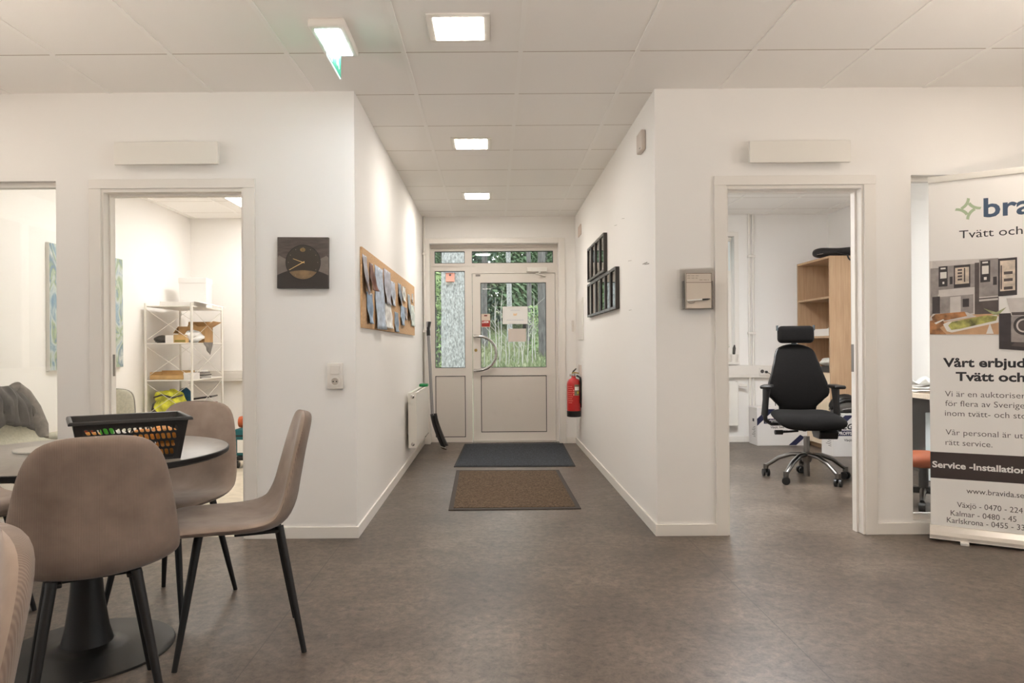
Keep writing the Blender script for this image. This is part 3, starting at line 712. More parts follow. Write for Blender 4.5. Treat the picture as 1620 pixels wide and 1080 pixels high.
# ================================================================== WALL THINGS, FRONT WALLS
def wall_unit(a, b, label):
    A, B = atY(*a, YF-0.03), atY(*b, YF-0.03); W_, Hh = B.x-A.x, A.z-B.z
    t = thing('wall_sign_box', label, 'sign box', ((A.x+B.x)/2, YF, B.z))
    MB().box((-W_/2+0.02, -0.04, 0.02), (W_/2-0.02, 0, Hh-0.02)).build('back_box', M['white_metal'], t)
    MB().box((-W_/2, -0.058, 0), (W_/2, -0.036, Hh)).build('face_plate', M['white_metal'], t, bevel=0.002)
wall_unit((184, 227), (347.5, 261), 'blank white sign box on the wall above the left doorway')
wall_unit((1183.5, 225), (1342.5, 258), 'blank white sign box on the wall above the right doorway')

# clock
c = atY(479.7, 416, YF-0.02)
t = thing('wall_clock', 'square dark wall clock with brass hands beside the left doorway', 'clock', (c.x, YF, c.z), 0)
t.rotation_euler = (0, radians(0.6), 0)
MB().box((-0.15, -0.028, -0.15), (0.15, -0.004, 0.15)).box((-0.11, -0.006, -0.11), (0.11, 0, 0.11)).build('clock_body', mat('charcoal_print', (66, 58, 53), 0.5, col2=(90, 80, 74), scale=14, stretch=(1, 1, 6)), t, bevel=0.002)
def disc(r, n=64): return [(r*cos(2*pi*k/n), r*sin(2*pi*k/n)) for k in range(n)]
yq = -0.0282
hill = [(-0.15, -0.15), (0.15, -0.15)]+[(0.15-0.3*k/24, -0.073+0.038*(1-((0.15-0.3*k/24)/0.15)**2)) for k in range(25)]
halo = mat('pale_print', (128, 118, 110), 0.5, col2=(98, 89, 82), scale=5, stretch=(1, 1, 3))
sk2 = [(-0.15, 0.15-0.12)]+[(-0.15+0.3*k/24, -0.073+0.038*(1-((-0.15+0.3*k/24)/0.15)**2)) for k in range(25)]+[(0.15, 0.03)]
sk2 += [(0.15-0.3*k/24, 0.03-0.05*(1-((0.15-0.3*k/24)/0.15)**2)+0.02) for k in range(1, 24)]
MB().prism(sk2[::1], 0.0004, (0, yq, 0), (1, 0, 0), (0, 0, 1)).build('printed_glow', halo, t)
MB().prism(hill, 0.0004, (0, yq-0.0002, 0), (1, 0, 0), (0, 0, 1)).build('printed_hill', mat('dark_print', (48, 42, 39), 0.5), t)
MB().prism([(x+0.002, z+0.002) for x, z in disc(0.103)], 0.0004, (0, yq-0.0005, 0)).build('dial_ring', mat('ring_print', (36, 32, 30), 0.4), t)
MB().prism([(x+0.002, z+0.002) for x, z in disc(0.098)], 0.0005, (0, yq-0.0008, 0)).build('dial', mat('dial_print', (58, 51, 44), 0.3), t)
lens = [(0.098*cos(a)+0.002, 0.098*sin(a)+0.002) for a in [pi+0.62+(pi-1.24)*k/20 for k in range(21)]]
lens += [(0.082-0.16*k/12, -0.055+0.011*(1-((0.082-0.16*k/12)/0.082)**2)) for k in range(1, 12)]
MB().prism(lens, 0.0004, (0, yq-0.0014, 0)).build('dial_hill', mat('bronze_print', (140, 114, 80), 0.4, col2=(86, 70, 54), scale=16), t)
MB().prism([(0.016*cos(a)+0.0, 0.012*sin(a)+0.076) for a in [k*pi/12 for k in range(24)]], 0.0003, (0, yq-0.0014, 0)).build('dial_moon', mat('moon_print', (150, 122, 70), 0.4, col2=(104, 86, 56), scale=60), t)
gold = mat('gold_paint', (226, 194, 130), 0.3, metal=0.3)
mk = mat('marker_grey', (150, 140, 126), 0.4)
for k in range(12):
    a = k*pi/6; MB().box((0.002+0.086*sin(a)-0.0015, yq-0.0024, 0.002+0.086*cos(a)-0.0015), (0.002+0.086*sin(a)+0.0015, yq-0.0018, 0.002+0.086*cos(a)+0.0015)).build('hour_marker', mk, t)
def hand(L, ang, w_, nm, y):
    d = Vector((sin(ang), 0, cos(ang))); n = Vector((cos(ang), 0, -sin(ang)))
    p0 = Vector((0.002, y, 0.002)); q_ = [p0-d*0.01-n*w_, p0+d*L-n*w_*0.6, p0+d*L+n*w_*0.6, p0-d*0.01+n*w_]
    MB().add(q_+[p+Vector((0, -0.001, 0)) for p in q_], [(0, 1, 2, 3), (7, 6, 5, 4), (0, 4, 5, 1), (1, 5, 6, 2), (2, 6, 7, 3), (3, 7, 4, 0)]).build(nm, gold, t)
hand(0.062, radians(-70), 0.002, 'hour_hand', yq-0.003); hand(0.092, radians(-119), 0.0022, 'minute_hand', yq-0.0045)

# switch with socket
A, B = atY(519, 574, YF), atY(544, 615, YF); 
t = thing('switch_and_socket', 'white light switch combined with a power socket, below the clock', 'switch', ((A.x+B.x)/2, YF, B.z))
W_, Hh = B.x-A.x, A.z-B.z
MB().rbox((-W_/2, -0.028, 0), (W_/2, 0, Hh), 0.006).build('plate', M['white_plastic'], t, smooth=True)
MB().rbox((-0.028, -0.033, Hh*0.56), (0.03, -0.026, Hh*0.92), 0.003).build('rocker', M['white_plastic'], t)
MB().lathe([(0.03, -0.002), (0.03, -0.006), (0.021, -0.006), (0.019, 0.010)], (0, -0.027, Hh*0.29), 32, 'Y', cap=False).build('socket_rim', M['white_plastic'], t, smooth=True)
MB().lathe([(0.001, -0.0012), (0.0205, -0.0012), (0.0205, 0)], (0, -0.0275, Hh*0.29), 32, 'Y').build('socket_well', mat('socket_shade', (190, 180, 168), 0.6), t)
MB().lathe([(0.001, -0.0012), (0.004, -0.0012), (0.004, 0)], (-0.0095, -0.0288, Hh*0.29), 10, 'Y').lathe([(0.001, -0.0012), (0.004, -0.0012), (0.004, 0)], (0.0095, -0.0288, Hh*0.29), 10, 'Y').build('pin_holes', M['ink'], t)

# acrylic brochure holder with notepad and pen on the right front wall
A, B = atY(1082.5, 433, YF-0.03), atY(1123.5, 488, YF-0.03)
hc = (A.x+B.x)/2
t = thing('brochure_holder', 'clear acrylic brochure holder on the wall left of the right doorway', 'holder', (hc, YF, B.z))
m = MB(); x0, x1, z0, z1 = -0.115, 0.118, -0.005, 0.27
m.box((x0+0.02, -0.006, z0), (x1, -0.003, z1-0.03)).box((x0, -0.02, 0.06), (x1-0.02, -0.017, 0.23)).box((x0+0.03, -0.045, z0), (x1-0.03, -0.042, 0.16)).box((x0+0.03, -0.045, z0), (x1-0.03, -0.003, z0+0.003))
m.box((x0+0.03, -0.045, z0), (x0+0.033, -0.003, 0.16)).box((x1-0.033, -0.045, z0), (x1-0.03, -0.003, 0.16))
m.build('clear_panel', M['acrylic'], t)
W_, Hh = B.x-A.x, A.z-B.z
t = thing('note_pad', 'beige notepad with a printed header in the clear wall holder', 'notepad', (hc, YF-0.048, B.z))
MB().box((-W_/2, -0.014, 0), (W_/2, 0, Hh)).build('pad', mat('pad_paper', (208, 196, 182), 0.7), t)
m = MB()
for z in (Hh*0.725, Hh-0.004): m.box((-W_/2, -0.0148, z), (W_/2, -0.014, z+0.003))
for sx in (-1, 1): m.box((sx*(W_/2-0.002)-0.0012, -0.0148, 0), (sx*(W_/2-0.002)+0.0012, -0.014, Hh))
m.build('printed_border', mat('border_brown', (128, 112, 98), 0.7), t)
m = MB()
for z, a, b in ((Hh*0.93, -0.066, 0.0), (Hh*0.865, -0.066, -0.004), (Hh*0.81, 0.005, 0.064)):
    for k in range(int((b-a)/0.006)):
        if k % 4 != 3: m.box((a+k*0.006, -0.0149, z-0.003), (a+k*0.006+0.0045, -0.014, z))
m.build('printed_lines', mat('print_brown', (138, 122, 108), 0.7), t)
t = thing('ballpoint_pen', 'white pen with black grip across the notepad in the wall holder', 'pen', (hc, YF-0.067, B.z+Hh*0.24))
t.rotation_euler = (0, radians(-4), 0)
MB().tube([(-0.068, 0, 0), (0.018, 0, 0)], 0.0045, 10).build('pen_barrel', M['paper'], t, smooth=True)
MB().tube([(0.018, 0, 0), (0.052, 0, 0), (0.066, 0, 0)], [0.005, 0.0045, 0.0015], 10).build('pen_grip', M['black_plastic'], t, smooth=True)
MB().tube([(-0.045+0.02*cos(a), 0, -0.008+0.008*sin(a)) for a in [pi*k/8+pi for k in range(9)]], 0.0012, 6).build('pen_loop', M['darksteel'], t)

# ================================================================== CORRIDOR RIGHT WALL
def on_right(name, label, cat, a, b, depth, mt, bev=0.003):
    A, B = atX(*a, XR), atX(*b, XR)
    o = MB().box((-depth, -abs(A.y-B.y)/2, 0), (0, abs(A.y-B.y)/2, abs(A.z-B.z))).build(name, mt, bevel=bev)
    o.location = (XR, (A.y+B.y)/2, min(A.z, B.z)); return tag(o, label, cat)
t = thing('alarm_siren', 'small beige alarm box high on the right corridor wall', 'alarm', (XR, 4.45, 2.345))
MB().rbox((-0.032, -0.07, 0), (0, 0.07, 0.125), 0.009).build('alarm_cover', mat('beige_plastic', (206, 194, 184), 0.4), t, smooth=True)
MB().box((-0.0325, -0.05, 0.012), (-0.031, -0.02, 0.018)).build('indicator_slot', M['greyink'], t)
on_right('vent_plate', 'small pale vent plate high on the right corridor wall near the door', 'vent', (915.8, 376), (919.8, 354), 0.01, mat('vent_pale', (214, 196, 184), 0.5))
t = thing('electrical_cabinet', 'white flush electrical cabinet on the right corridor wall by the door', 'cabinet', (XR, 7.66, 1.19))
MB().box((-0.012, -0.22, 0), (0, 0.22, 0.45)).build('cabinet_frame', M['white_metal'], t, bevel=0.002)
MB().box((-0.016, -0.19, 0.03), (-0.011, 0.19, 0.42)).build('cabinet_door', M['white_plastic'], t, bevel=0.002)
on_right('light_switch', 'pale light switch on the right corridor wall above the fire extinguisher', 'switch', (916.5, 592), (920, 577.5), 0.012, mat('switch_pale', (214, 200, 190), 0.5))
o = MB().rbox((-0.012, -0.02, -0.03), (0.012, 0, 0.1), 0.004).build('key_switch', M['white_plastic']); o.location = (0.925, YB, 1.32); tag(o, 'narrow white key switch on the strip of wall right of the entrance door', 'switch')
m = MB()
rnd = random.Random(3)
for a in ((1017, 418, 1024, 415), (1020, 418.5, 1027, 417), (972, 357, 976, 356), (984, 346, 988, 345.5), (994, 413, 999, 412), (995, 491, 999, 490)):
    A, B = atX(a[0], a[1], XR-0.0006), atX(a[2], a[3], XR-0.0006)
    m.tube([A, B], 0.0022 if a[0] in (1017, 1020) else 0.001, 5)
struct(m.build('trim_1', mat('scuff_mark', (128, 116, 106), 0.8)))

FX = XR-0.032
def picture(Y0, Y1, z0, z1, label):
    W_ = Y1-Y0; t = thing('picture_frame', label, 'picture frame', (XR, (Y0+Y1)/2, z0), 0, 'framed certificates on the corridor wall'); h = z1-z0; e = 0.02
    m = MB(); a = -W_/2+0.004; b = W_/2-0.004
    m.box((-0.032, a, 0), (-0.001, a+e, h)).box((-0.032, b-e, 0), (-0.001, b, h)).box((-0.032, a+e, 0), (-0.001, b-e, e)).box((-0.032, a+e, h-e), (-0.001, b-e, h))
    m.build('frame', M['frameblack'], t, bevel=0.0015)
    MB().box((-0.014, a+e, e), (-0.004, b-e, h-e)).build('certificate', M['paper'], t)
    MB().box((-0.022, a+e, e), (-0.020, b-e, h-e)).build('frame_glass', glass_frame, t)
glass_frame = glass('picture_glass', (1, 1, 1), 1.8)
upper = [atX(p, 400, FX).y for p in (955, 947.8, 940.7, 934.5, 928.7)]
lower = [atX(p, 450, FX).y for p in (973.8, 964.7, 956.3, 948.8, 941.7, 934.5, 928.7)]
uz1, uz0 = atX(955, 367.5, FX).z, atX(955, 429, FX).z; lz1, lz0 = atX(973.8, 421.3, FX).z, atX(973.8, 488, FX).z
od = ['nearest', 'second', 'third', 'fourth', 'fifth', 'sixth']
for i in range(4): picture(upper[i], upper[i+1], uz0, uz1, 'black framed certificate in the upper row, %s from the camera' % od[i])
for i in range(6): picture(lower[i], lower[i+1], lz0, lz1, 'black framed certificate in the lower row, %s from the camera' % od[i])

# fire extinguisher
ez = atY(906, 659, 7.7).z
t = thing('fire_extinguisher', 'red fire extinguisher with black foot on the right corridor wall', 'fire extinguisher', (XR-0.082, 7.7, ez))
MB().lathe([(0.074, 0.062), (0.074, 0.36), (0.070, 0.385), (0.055, 0.408), (0.03, 0.42), (0.024, 0.43), (0.024, 0.445)], n=40).build('cylinder', M['red'], t, smooth=True)
MB().lathe([(0.068, 0.0), (0.0755, 0.006), (0.0765, 0.064), (0.074, 0.066)], n=40).build('foot_ring', M['black_plastic'], t, smooth=True)
v_ = MB().lathe([(0.02, 0.44), (0.02, 0.475), (0.012, 0.48)], n=20).tube([(0, -0.01, 0.46), (-0.045, -0.012, 0.455)], 0.012, 10).build('valve', M['chrome'], t, smooth=True)
MB().tube([(-0.02, -0.01, 0.472), (0.0, -0.015, 0.485), (0.055, -0.02, 0.475)], [0.007, 0.008, 0.006], 8).build('grip', M['brass'], v_, smooth=True)
MB().tube([(-0.015, -0.01, 0.48), (0.0, -0.015, 0.50), (0.028, -0.02, 0.527)], [0.006, 0.009, 0.007], 8).build('lever', M['black_plastic'], v_, smooth=True)
MB().tube([(0.03, -0.03, 0.45), (0.065, -0.05, 0.43), (0.073, -0.05, 0.36), (0.072, -0.05, 0.2), (0.066, -0.05, 0.15)], 0.011, 10).build('hose', M['black_plastic'], t, smooth=True)
def decal(R, a0, a1, z0, z1, nm, mt, par, n=10):
    m = MB(); m.grid(lambda u, v: (R*sin(a0+(a1-a0)*u), -R*cos(a0+(a1-a0)*u), z0+(z1-z0)*v), n, 1); m.build(nm, mt, par, smooth=True)
decal(0.0748, 0.0, 0.82, 0.235, 0.355, 'inspection_label', mat('label_grey', (120, 116, 92), 0.5), t)
decal(0.0752, 0.05, 0.75, 0.292, 0.33, 'label_white_field', M['paper'], t)
decal(0.0752, 0.40, 0.7, 0.255, 0.28, 'label_yellow_field', mat('label_yellow', (196, 186, 70), 0.5), t)
m = MB(); pk = mat('pink_print', (224, 130, 118), 0.5)
for k in range(9):
    z = 0.33-k*0.022; a0 = -1.1+0.07*(k % 3); a1 = -0.35+0.12*(k % 2)
    m.grid(lambda u, v, z=z, a0=a0, a1=a1: (0.0748*sin(a0+(a1-a0)*u), -0.0748*cos(a0+(a1-a0)*u), z+0.005*v), 8, 1)
for k in range(3):
    z = 0.285-k*0.024; m.grid(lambda u, v, z=z: (0.0749*sin(-0.2+0.18*u), -0.0749*cos(-0.2+0.18*u), z+0.014*v), 3, 1)
m.build('printed_instructions', pk, t)
MB().box((0.0735, -0.02, 0.1), (0.082, 0.02, 0.42)).build('wall_bracket', M['black_metal'], t)

# ================================================================== CORRIDOR LEFT WALL
A, B = atX(572.3, 393.5, XL+0.012), atX(656, 532.5, XL+0.012)
CB = (A.y, B.y, 1.243, 1.738)
m = MB(); 
o = m.box((0, CB[0], CB[2]), (0.012, CB[1], CB[3])).build('cork_board', M['cork']); o.location = (XL+0.0015, 0, 0)
tag(o, 'long frameless cork notice board on the left corridor wall', 'notice board')
papers = [
 ((572.8, 404), (580.5, 466), (176, 170, 176), 0.05, 'curled grey-pink leaflet at the near top corner of the cork board'),
 ((584, 417), (590, 460), (108, 66, 50), 0.045, 'rust-brown curled leaflet near the top of the cork board'),
 ((579.5, 463), (589.5, 512), (136, 158, 184), 0.02, 'blue printed leaflet low at the near end of the cork board'),
 ((592.5, 423), (606, 521), (176, 188, 204), 0.03, 'longest blue and white leaflet strip on the cork board'),
 ((606.8, 428), (618, 481), (172, 172, 182), 0.02, 'grey and pink photo leaflet at the middle top of the cork board'),
 ((608.3, 480), (619, 519.5), (230, 226, 222), 0.02, 'white leaflet with small grey drawing, low on the cork board'),
 ((618, 446), (625, 484), (190, 196, 208), 0.015, 'pale faded leaflet right of the grey photo leaflet'),
 ((624, 494), (630, 527), (134, 150, 168), 0.012, 'slate blue leaflet at the bottom edge of the cork board'),
 ((629.5, 449), (635, 484), (150, 158, 172), 0.03, 'blue-grey curled leaflet in the far half of the cork board'),
 ((636.3, 454), (641.2, 477), (232, 228, 222), 0.01, 'small white note in the far half of the cork board'),
 ((633.3, 484), (640, 515), (156, 176, 200), 0.012, 'light blue leaflet low in the far half of the cork board'),
 ((640.2, 487), (643.5, 506), (150, 140, 140), 0.008, 'small grey note beside the low light blue leaflet'),
 ((644.6, 466), (649, 506), (150, 156, 160), 0.03, 'dark grey curled leaflet near the far end of the cork board'),
 ((649.5, 483), (655.3, 516), (196, 204, 196), 0.012, 'pale green-white leaflet at the far end of the cork board'),
 ((651, 465), (653.5, 479), (200, 196, 190), 0.006, 'tiny white note at the far top of the cork board')]
for i, (a, b, col, curl, lab) in enumerate(papers):
    xw = XL+0.014
    A, B = atX(*a, xw), atX(*b, xw); yb0, yb1 = A.y, B.y
    zt = 1.118+0.0; zt = atX((a[0]+b[0])/2, a[1], xw).z; zb = atX((a[0]+b[0])/2, b[1], xw).z
    zt = min(zt, CB[3]-0.01); zb = max(zb, CB[2]+0.005); W_ = yb1-yb0; h = zt-zb; sg = 1 if i % 2 else -1
    t = thing('paper_leaflet', lab, 'leaflet', (xw, (yb0+yb1)/2, zb), 0, 'papers pinned to the cork board')
    def fn(u, v, W_=W_, h=h, curl=curl, sg=sg):
        k = (1-v); d = curl*(k**1.5)*(0.35+0.65*abs(2*u-1)**2*(1 if (u > 0.5) == (sg > 0) else 0.2))+0.006*sin(v*9+u*3)*k
        return (0.0015+max(0, d), (u-0.5)*W_, v*h)
    c1 = tuple(min(255, c*1.12) for c in col); c2 = tuple(c*0.8 for c in col)
    mm = mat('leaflet_print', c2, 0.6, col2=c1, scale=5, stretch=(1, 3, 4))
    o = MB().grid(fn, 8, 14).build('sheet', mm, t, smooth=True); sd = o.modifiers.new('s', 'SOLIDIFY'); sd.thickness = 0.0006
    MB().lathe([(0.001, -0.004), (0.006, -0.004), (0.006, 0.0), (0.003, 0.003)], (0.009, 0, h*0.96), 10, 'X').build('pin', M['paper'], t)

# radiator
t = thing('radiator', 'white panel radiator on the left corridor wall near the entrance', 'radiator', (XL, 7.02, 0.2))
RL = 1.17
MB().box((0.095, -RL/2, 0), (0.104, RL/2, 0.5)).box((0.035, -RL/2, 0), (0.043, RL/2, 0.5)).build('panel', M['white_metal'], t, bevel=0.003)
MB().box((0.030, -RL/2-0.004, 0.0), (0.107, -RL/2+0.004, 0.505)).box((0.030, RL/2-0.004, 0.0), (0.107, RL/2+0.004, 0.505)).build('side_cover', M['white_metal'], t, bevel=0.002)
m = MB()
for k in range(30):
    y = -RL/2+0.01+k*(RL-0.02)/29; m.box((0.043, y-0.004, 0.47), (0.095, y+0.004, 0.5))
m.box((0.030, -RL/2, 0.498), (0.05, RL/2, 0.505)).box((0.088, -RL/2, 0.498), (0.107, RL/2, 0.505)).build('top_grille', M['white_metal'], t)
m = MB()
for z in (0.035, 0.47): m.lathe([(0.001, -0.006), (0.014, -0.006), (0.017, -0.004), (0.017, 0)], (0.07, -RL/2-0.004, z), 20, 'Y')
m.build('end_plug', M['chrome'], t, smooth=True)
MB().tube([(0.07, RL/2-0.02, 0.04), (0.07, RL/2-0.02, -0.04), (0.07, RL/2+0.35, -0.045), (0.04, RL/2+0.49, -0.05)], 0.008, 10).build('supply_pipe', M['chrome'], t, smooth=True)
for y in (-0.4, 0.37): MB().box((0.001, y, 0.1), (0.034, y+0.03, 0.45)).build('bracket', M['white_metal'], t)
o = MB().rbox((-0.045, -0.06, 0), (0.045, 0.06, 0.028), 0.006).build('sponge', M['green'], smooth=True); o.location = (XL+0.07, 7.5, 0.706); tag(o, 'small green sponge lying on the far end of the corridor radiator', 'sponge')

# snow shovel
gp = atY(677, 509, 7.98); bp_ = atY(684, 655, 7.86)
t = thing('snow_shovel', 'black snow shovel with grey shaft leaning in the corner by the entrance door', 'snow shovel', (-0.66, 7.78, 0))
def L(p): return Vector(p)-Vector((-0.66, 7.78, 0))
top = L((gp.x, gp.y, gp.z)); low = L((bp_.x, bp_.y, bp_.z))
MB().tube([low-(top-low)*0.05, top], 0.017, 14).build('shaft', mat('grey_aluminium', (150, 148, 148), 0.35, metal=0.6), t, smooth=True)
d_ = (top-low).normalized()
q0 = top-d_*0.16
MB().tube([q0, q0+d_*0.06], 0.021, 12).tube([q0+d_*0.06+Vector((0, -.012, 0)), top+Vector((0.018, -0.02, -0.005)), top+Vector((0.024, 0.02, 0.0)), q0+d_*0.06+Vector((0, .02, 0))], 0.013, 10).rbox(q0+d_*0.02-Vector((.018, .02, 0)), q0+d_*0.10+Vector((.02, .02, 0)), 0.008).build('grip', M['black_plastic'], t, smooth=True)
def blade(u, v):
    a = v  # top to bottom
    x = (low.x+0.01)+0.004+0.125*a**1.8+0.012*sin(a*3); z = low.z+0.005-(low.z-0.01)*a
    ww = 0.16+0.05*a; yy = (u-0.5)*2*ww
    return (x+0.06*(2*u-1)**2-0.03, yy*0.75-0.03*a, z)
o = MB().grid(blade, 14, 16).build('blade', M['black_plastic'], t, smooth=True); sd = o.modifiers.new('s', 'SOLIDIFY'); sd.thickness = 0.006
m = MB(); m.grid(lambda u, v: Vector(blade(u, 0.93+0.07*v))+Vector((0.001, 0, 0)), 14, 2)
o = m.build('wear_strip', M['chrome'], t, smooth=True); sd = o.modifiers.new('s', 'SOLIDIFY'); sd.thickness = 0.010; sd.offset = 0

# ================================================================== LEFT OFFICE
# wall painting
pa = atX(78, 470, LX+0.03).y; pb = atX(195, 560, LX+0.03).y; pz0, pz1 = 0.956, 1.965
t = thing('canvas_painting', 'abstract blue and green canvas painting on the side wall of the left office', 'painting', (LX, (pa+pb)/2, pz0))
MB().box((0.002, -(pb-pa)/2, 0), (0.03, (pb-pa)/2, pz1-pz0)).build('canvas', mat('canvas_edge', (224, 222, 216), 0.8), t)
def art_mat():
    m = mat('abstract_art', (120, 160, 180), 0.7); nt = m.node_tree; b = nt.nodes['Principled BSDF']
    tc = nt.nodes.new('ShaderNodeTexCoord'); mp = nt.nodes.new('ShaderNodeMapping'); mp.inputs['Scale'].default_value = (1, 2.4, 1.1); mp.inputs['Rotation'].default_value = (0.35, 0, 0)
    nz = nt.nodes.new('ShaderNodeTexNoise'); nz.inputs['Scale'].default_value = 2.6; nz.inputs['Detail'].default_value = 7; nz.inputs['Distortion'].default_value = 1.6
    r = nt.nodes.new('ShaderNodeValToRGB'); e = r.color_ramp.elements
    e[0].position = 0.30; e[0].color = lin((104, 134, 156)); e[1].position = 0.72; e[1].color = lin((214, 214, 206))
    for p, c in ((0.40, (140, 162, 174)), (0.47, (188, 196, 194)), (0.55, (156, 170, 138)), (0.60, (122, 142, 158)), (0.66, (176, 184, 184))):
        x = e.new(p); x.color = lin(c)
    nt.links.new(tc.outputs['Object'], mp.inputs[0]); nt.links.new(mp.outputs[0], nz.inputs['Vector']); nt.links.new(nz.outputs['Fac'], r.inputs[0]); nt.links.new(r.outputs[0], b.inputs['Base Color'])
    return m
MB().box((0.03, -(pb-pa)/2+0.004, 0.004), (0.032, (pb-pa)/2-0.004, pz1-pz0-0.004)).build('painted_face', art_mat(), t)

# wire shelf rack
RK = dict(x0=-3.46, x1=-3.0, y0=7.0, y1=7.78)
rw, rd = RK['x1']-RK['x0'], RK['y1']-RK['y0']
t = thing('wire_shelf', 'white metal shelf rack with cross braces in the left office', 'shelf', (RK['x0'], RK['y0'], 0), 0)
SH = [0.06, 0.445, 0.815, 1.185, 1.555]
wm = M['white_metal']
for x in (0, rw):
    for y in (0, rd): MB().tube([(x, y, 0), (x, y, 1.58)], 0.0125, 12).build('post', wm, t, smooth=True)
for z in SH:
    MB().box((0.0, 0.0, z-0.012), (rw, rd, z)).build('shelf_board', wm, t, bevel=0.002)
for i in range(len(SH)-1):
    a, b = SH[i], SH[i+1]
    for (p, q) in (((0, 0), (rw, 0)), ((rw, 0), (rw, rd)), ((0, rd), (rw, rd))):
        m = MB(); m.tube([(p[0], p[1], a+0.02), (q[0], q[1], b-0.03)], 0.0022, 6).tube([(p[0], p[1], b-0.03), (q[0], q[1], a+0.02)], 0.0022, 6)
        m.build('cross_brace', wm, t)
def rk(x, y, sh): return Vector((RK['x0']+x, RK['y0']+y, SH[sh]))
def boxthing(name, label, cat, p, dims, mt, rz=0, bev=0.003, group=None):
    o = MB().box((-dims[0]/2, -dims[1]/2, 0), (dims[0]/2, dims[1]/2, dims[2])).build(name, mt, bevel=bev)
    o.location = p; o.rotation_euler = (0, 0, rz); return tag(o, label, cat, group)
# top of rack
p = rk(0.27, 0.30, 4)
t = thing('flat_carton', 'flat white carton lying on top of the white shelf rack', 'box', p, 0.03)
MB().box((-0.19, -0.17, 0.0), (0.15, 0.17, 0.05)).build('carton_body', M['boxwhite'], t, bevel=0.002)
MB().prism([(0, 0), (0.20, -0.045), (0.2, -0.042), (0, 0.004)], 0.34, (0.15, 0.17, 0.05), (1, 0, 0), (0, 0, 1)).build('open_flap', M['boxwhite'], t)
t = thing('storage_carton', 'tall white carton standing on top of the white shelf rack', 'box', rk(0.25, 0.60, 4), 0.08)
MB().box((-0.14, -0.1, 0), (0.14, 0.1, 0.32)).build('carton_body', M['boxwhite'], t, bevel=0.003)
MB().box((-0.145, -0.105, 0.27), (0.145, 0.105, 0.325)).build('carton_lid', M['boxwhite'], t, bevel=0.003)
# second shelf
p = rk(0.30, 0.48, 3)
t = thing('open_carton', 'open brown cardboard box on the second shelf of the white rack', 'box', p, 0.12)
m = MB(); w2, d2_, h_ = 0.13, 0.16, 0.17
m.box((-w2, -d2_, 0), (w2, d2_, 0.004)).box((-w2, -d2_, 0), (-w2+0.004, d2_, h_)).box((w2-0.004, -d2_, 0), (w2, d2_, h_)).box((-w2, -d2_, 0), (w2, -d2_+0.004, h_)).box((-w2, d2_-0.004, 0), (w2, d2_, h_))
m.build('carton_body', M['cardboard'], t)
def flap(p0, p1, dirv, nm): 
    p0, p1, d = Vector(p0), Vector(p1), Vector(dirv); n = (p1-p0).cross(d).normalized()*0.003
    MB().add([p0, p1, p1+d, p0+d]+[q+n for q in (p0, p1, p1+d, p0+d)], [(0, 1, 2, 3), (7, 6, 5, 4), (0, 4, 5, 1), (1, 5, 6, 2), (2, 6, 7, 3), (3, 7, 4, 0)]).build(nm, M['cardboard'], t)
flap((w2, -d2_, h_), (w2, d2_, h_), (0.09, 0, 0.055), 'flap'); flap((-w2, d2_, h_), (w2, d2_, h_), (0, 0.03, 0.06), 'flap'); flap((-w2, -d2_, h_), (-w2, d2_, h_), (-0.05, 0, -0.07), 'flap')
for i, (x, y, a) in enumerate(((0.02, -0.04, 0.4), (-0.04, 0.05, -0.3))):
    o = MB().prism([(-0.06, 0), (0.05, 0.02), (0.03, 0.12), (-0.02, 0.16), (-0.07, 0.1)], 0.004, (0, 0, 0)).build('packing_paper', mat('packing_paper', (222, 190, 144), 0.8))
    o.location = (p.x+x, p.y+y, p.z+0.05); o.rotation_euler = (0.4, 0, a); tag(o, ['crumpled brown packing paper sticking out at the front of the open cardboard box', 'crumpled brown packing paper at the back inside the open cardboard box'][i], 'packing paper')
t = thing('cap', 'dark cap lying at the left end of the second shelf', 'cap', rk(0.115, 0.10, 3))
MB().blob((0, 0, 0.035), (0.07, 0.075, 0.04), 16, 10, 0.04, 2).build('crown', M['padding'], t, smooth=True)
MB().blob((0.02, -0.075, 0.01), (0.05, 0.05, 0.008), 14, 6, 0, 2).build('brim', M['padding'], t, smooth=True)
t = thing('product_carton', 'small half white half kraft carton on the front of the second shelf', 'box', rk(0.29, 0.055, 3), 0.05)
MB().box((-0.10, -0.04, 0), (-0.02, 0.04, 0.075)).build('white_half', M['boxwhite'], t); MB().box((-0.02, -0.04, 0), (0.10, 0.04, 0.08)).build('kraft_half', M['kraft'], t)
MB().box((-0.01, -0.041, 0.005), (0.095, -0.04, 0.028)).build('printed_band', mat('olive_print', (140, 126, 62), 0.7), t)
def bagfn(o, L_, W_, h_, seed):
    m = MB(); m.blob((0, 0, h_*0.45), (L_, W_, h_*0.55), 22, 12, 0.09, seed); return m
o = bagfn(0, 0.085, 0.15, 0.11, 5).build('plastic_bag', mat('white_film', (232, 232, 232), 0.3), smooth=True); o.location = rk(0.38, 0.22, 3)+Vector((0, 0, 0.012)); tag(o, 'crumpled white plastic bag at the front right corner of the second shelf', 'bag')
m = MB(); m.grid(lambda u, v: (0.017+0.006*sin(u*8)+0.012*v, 0.22+0.24*u*(1-0.45*v), 0.005-0.13*v*(0.2+0.8*u)), 10, 8)
o = m.build('grey_cloth', M['greyfabric'], smooth=True); sd = o.modifiers.new('s', 'SOLIDIFY'); sd.thickness = 0.004; o.location = rk(rw, 0.02, 3); tag(o, 'grey cloth corner hanging over the edge of the second shelf', 'cloth')
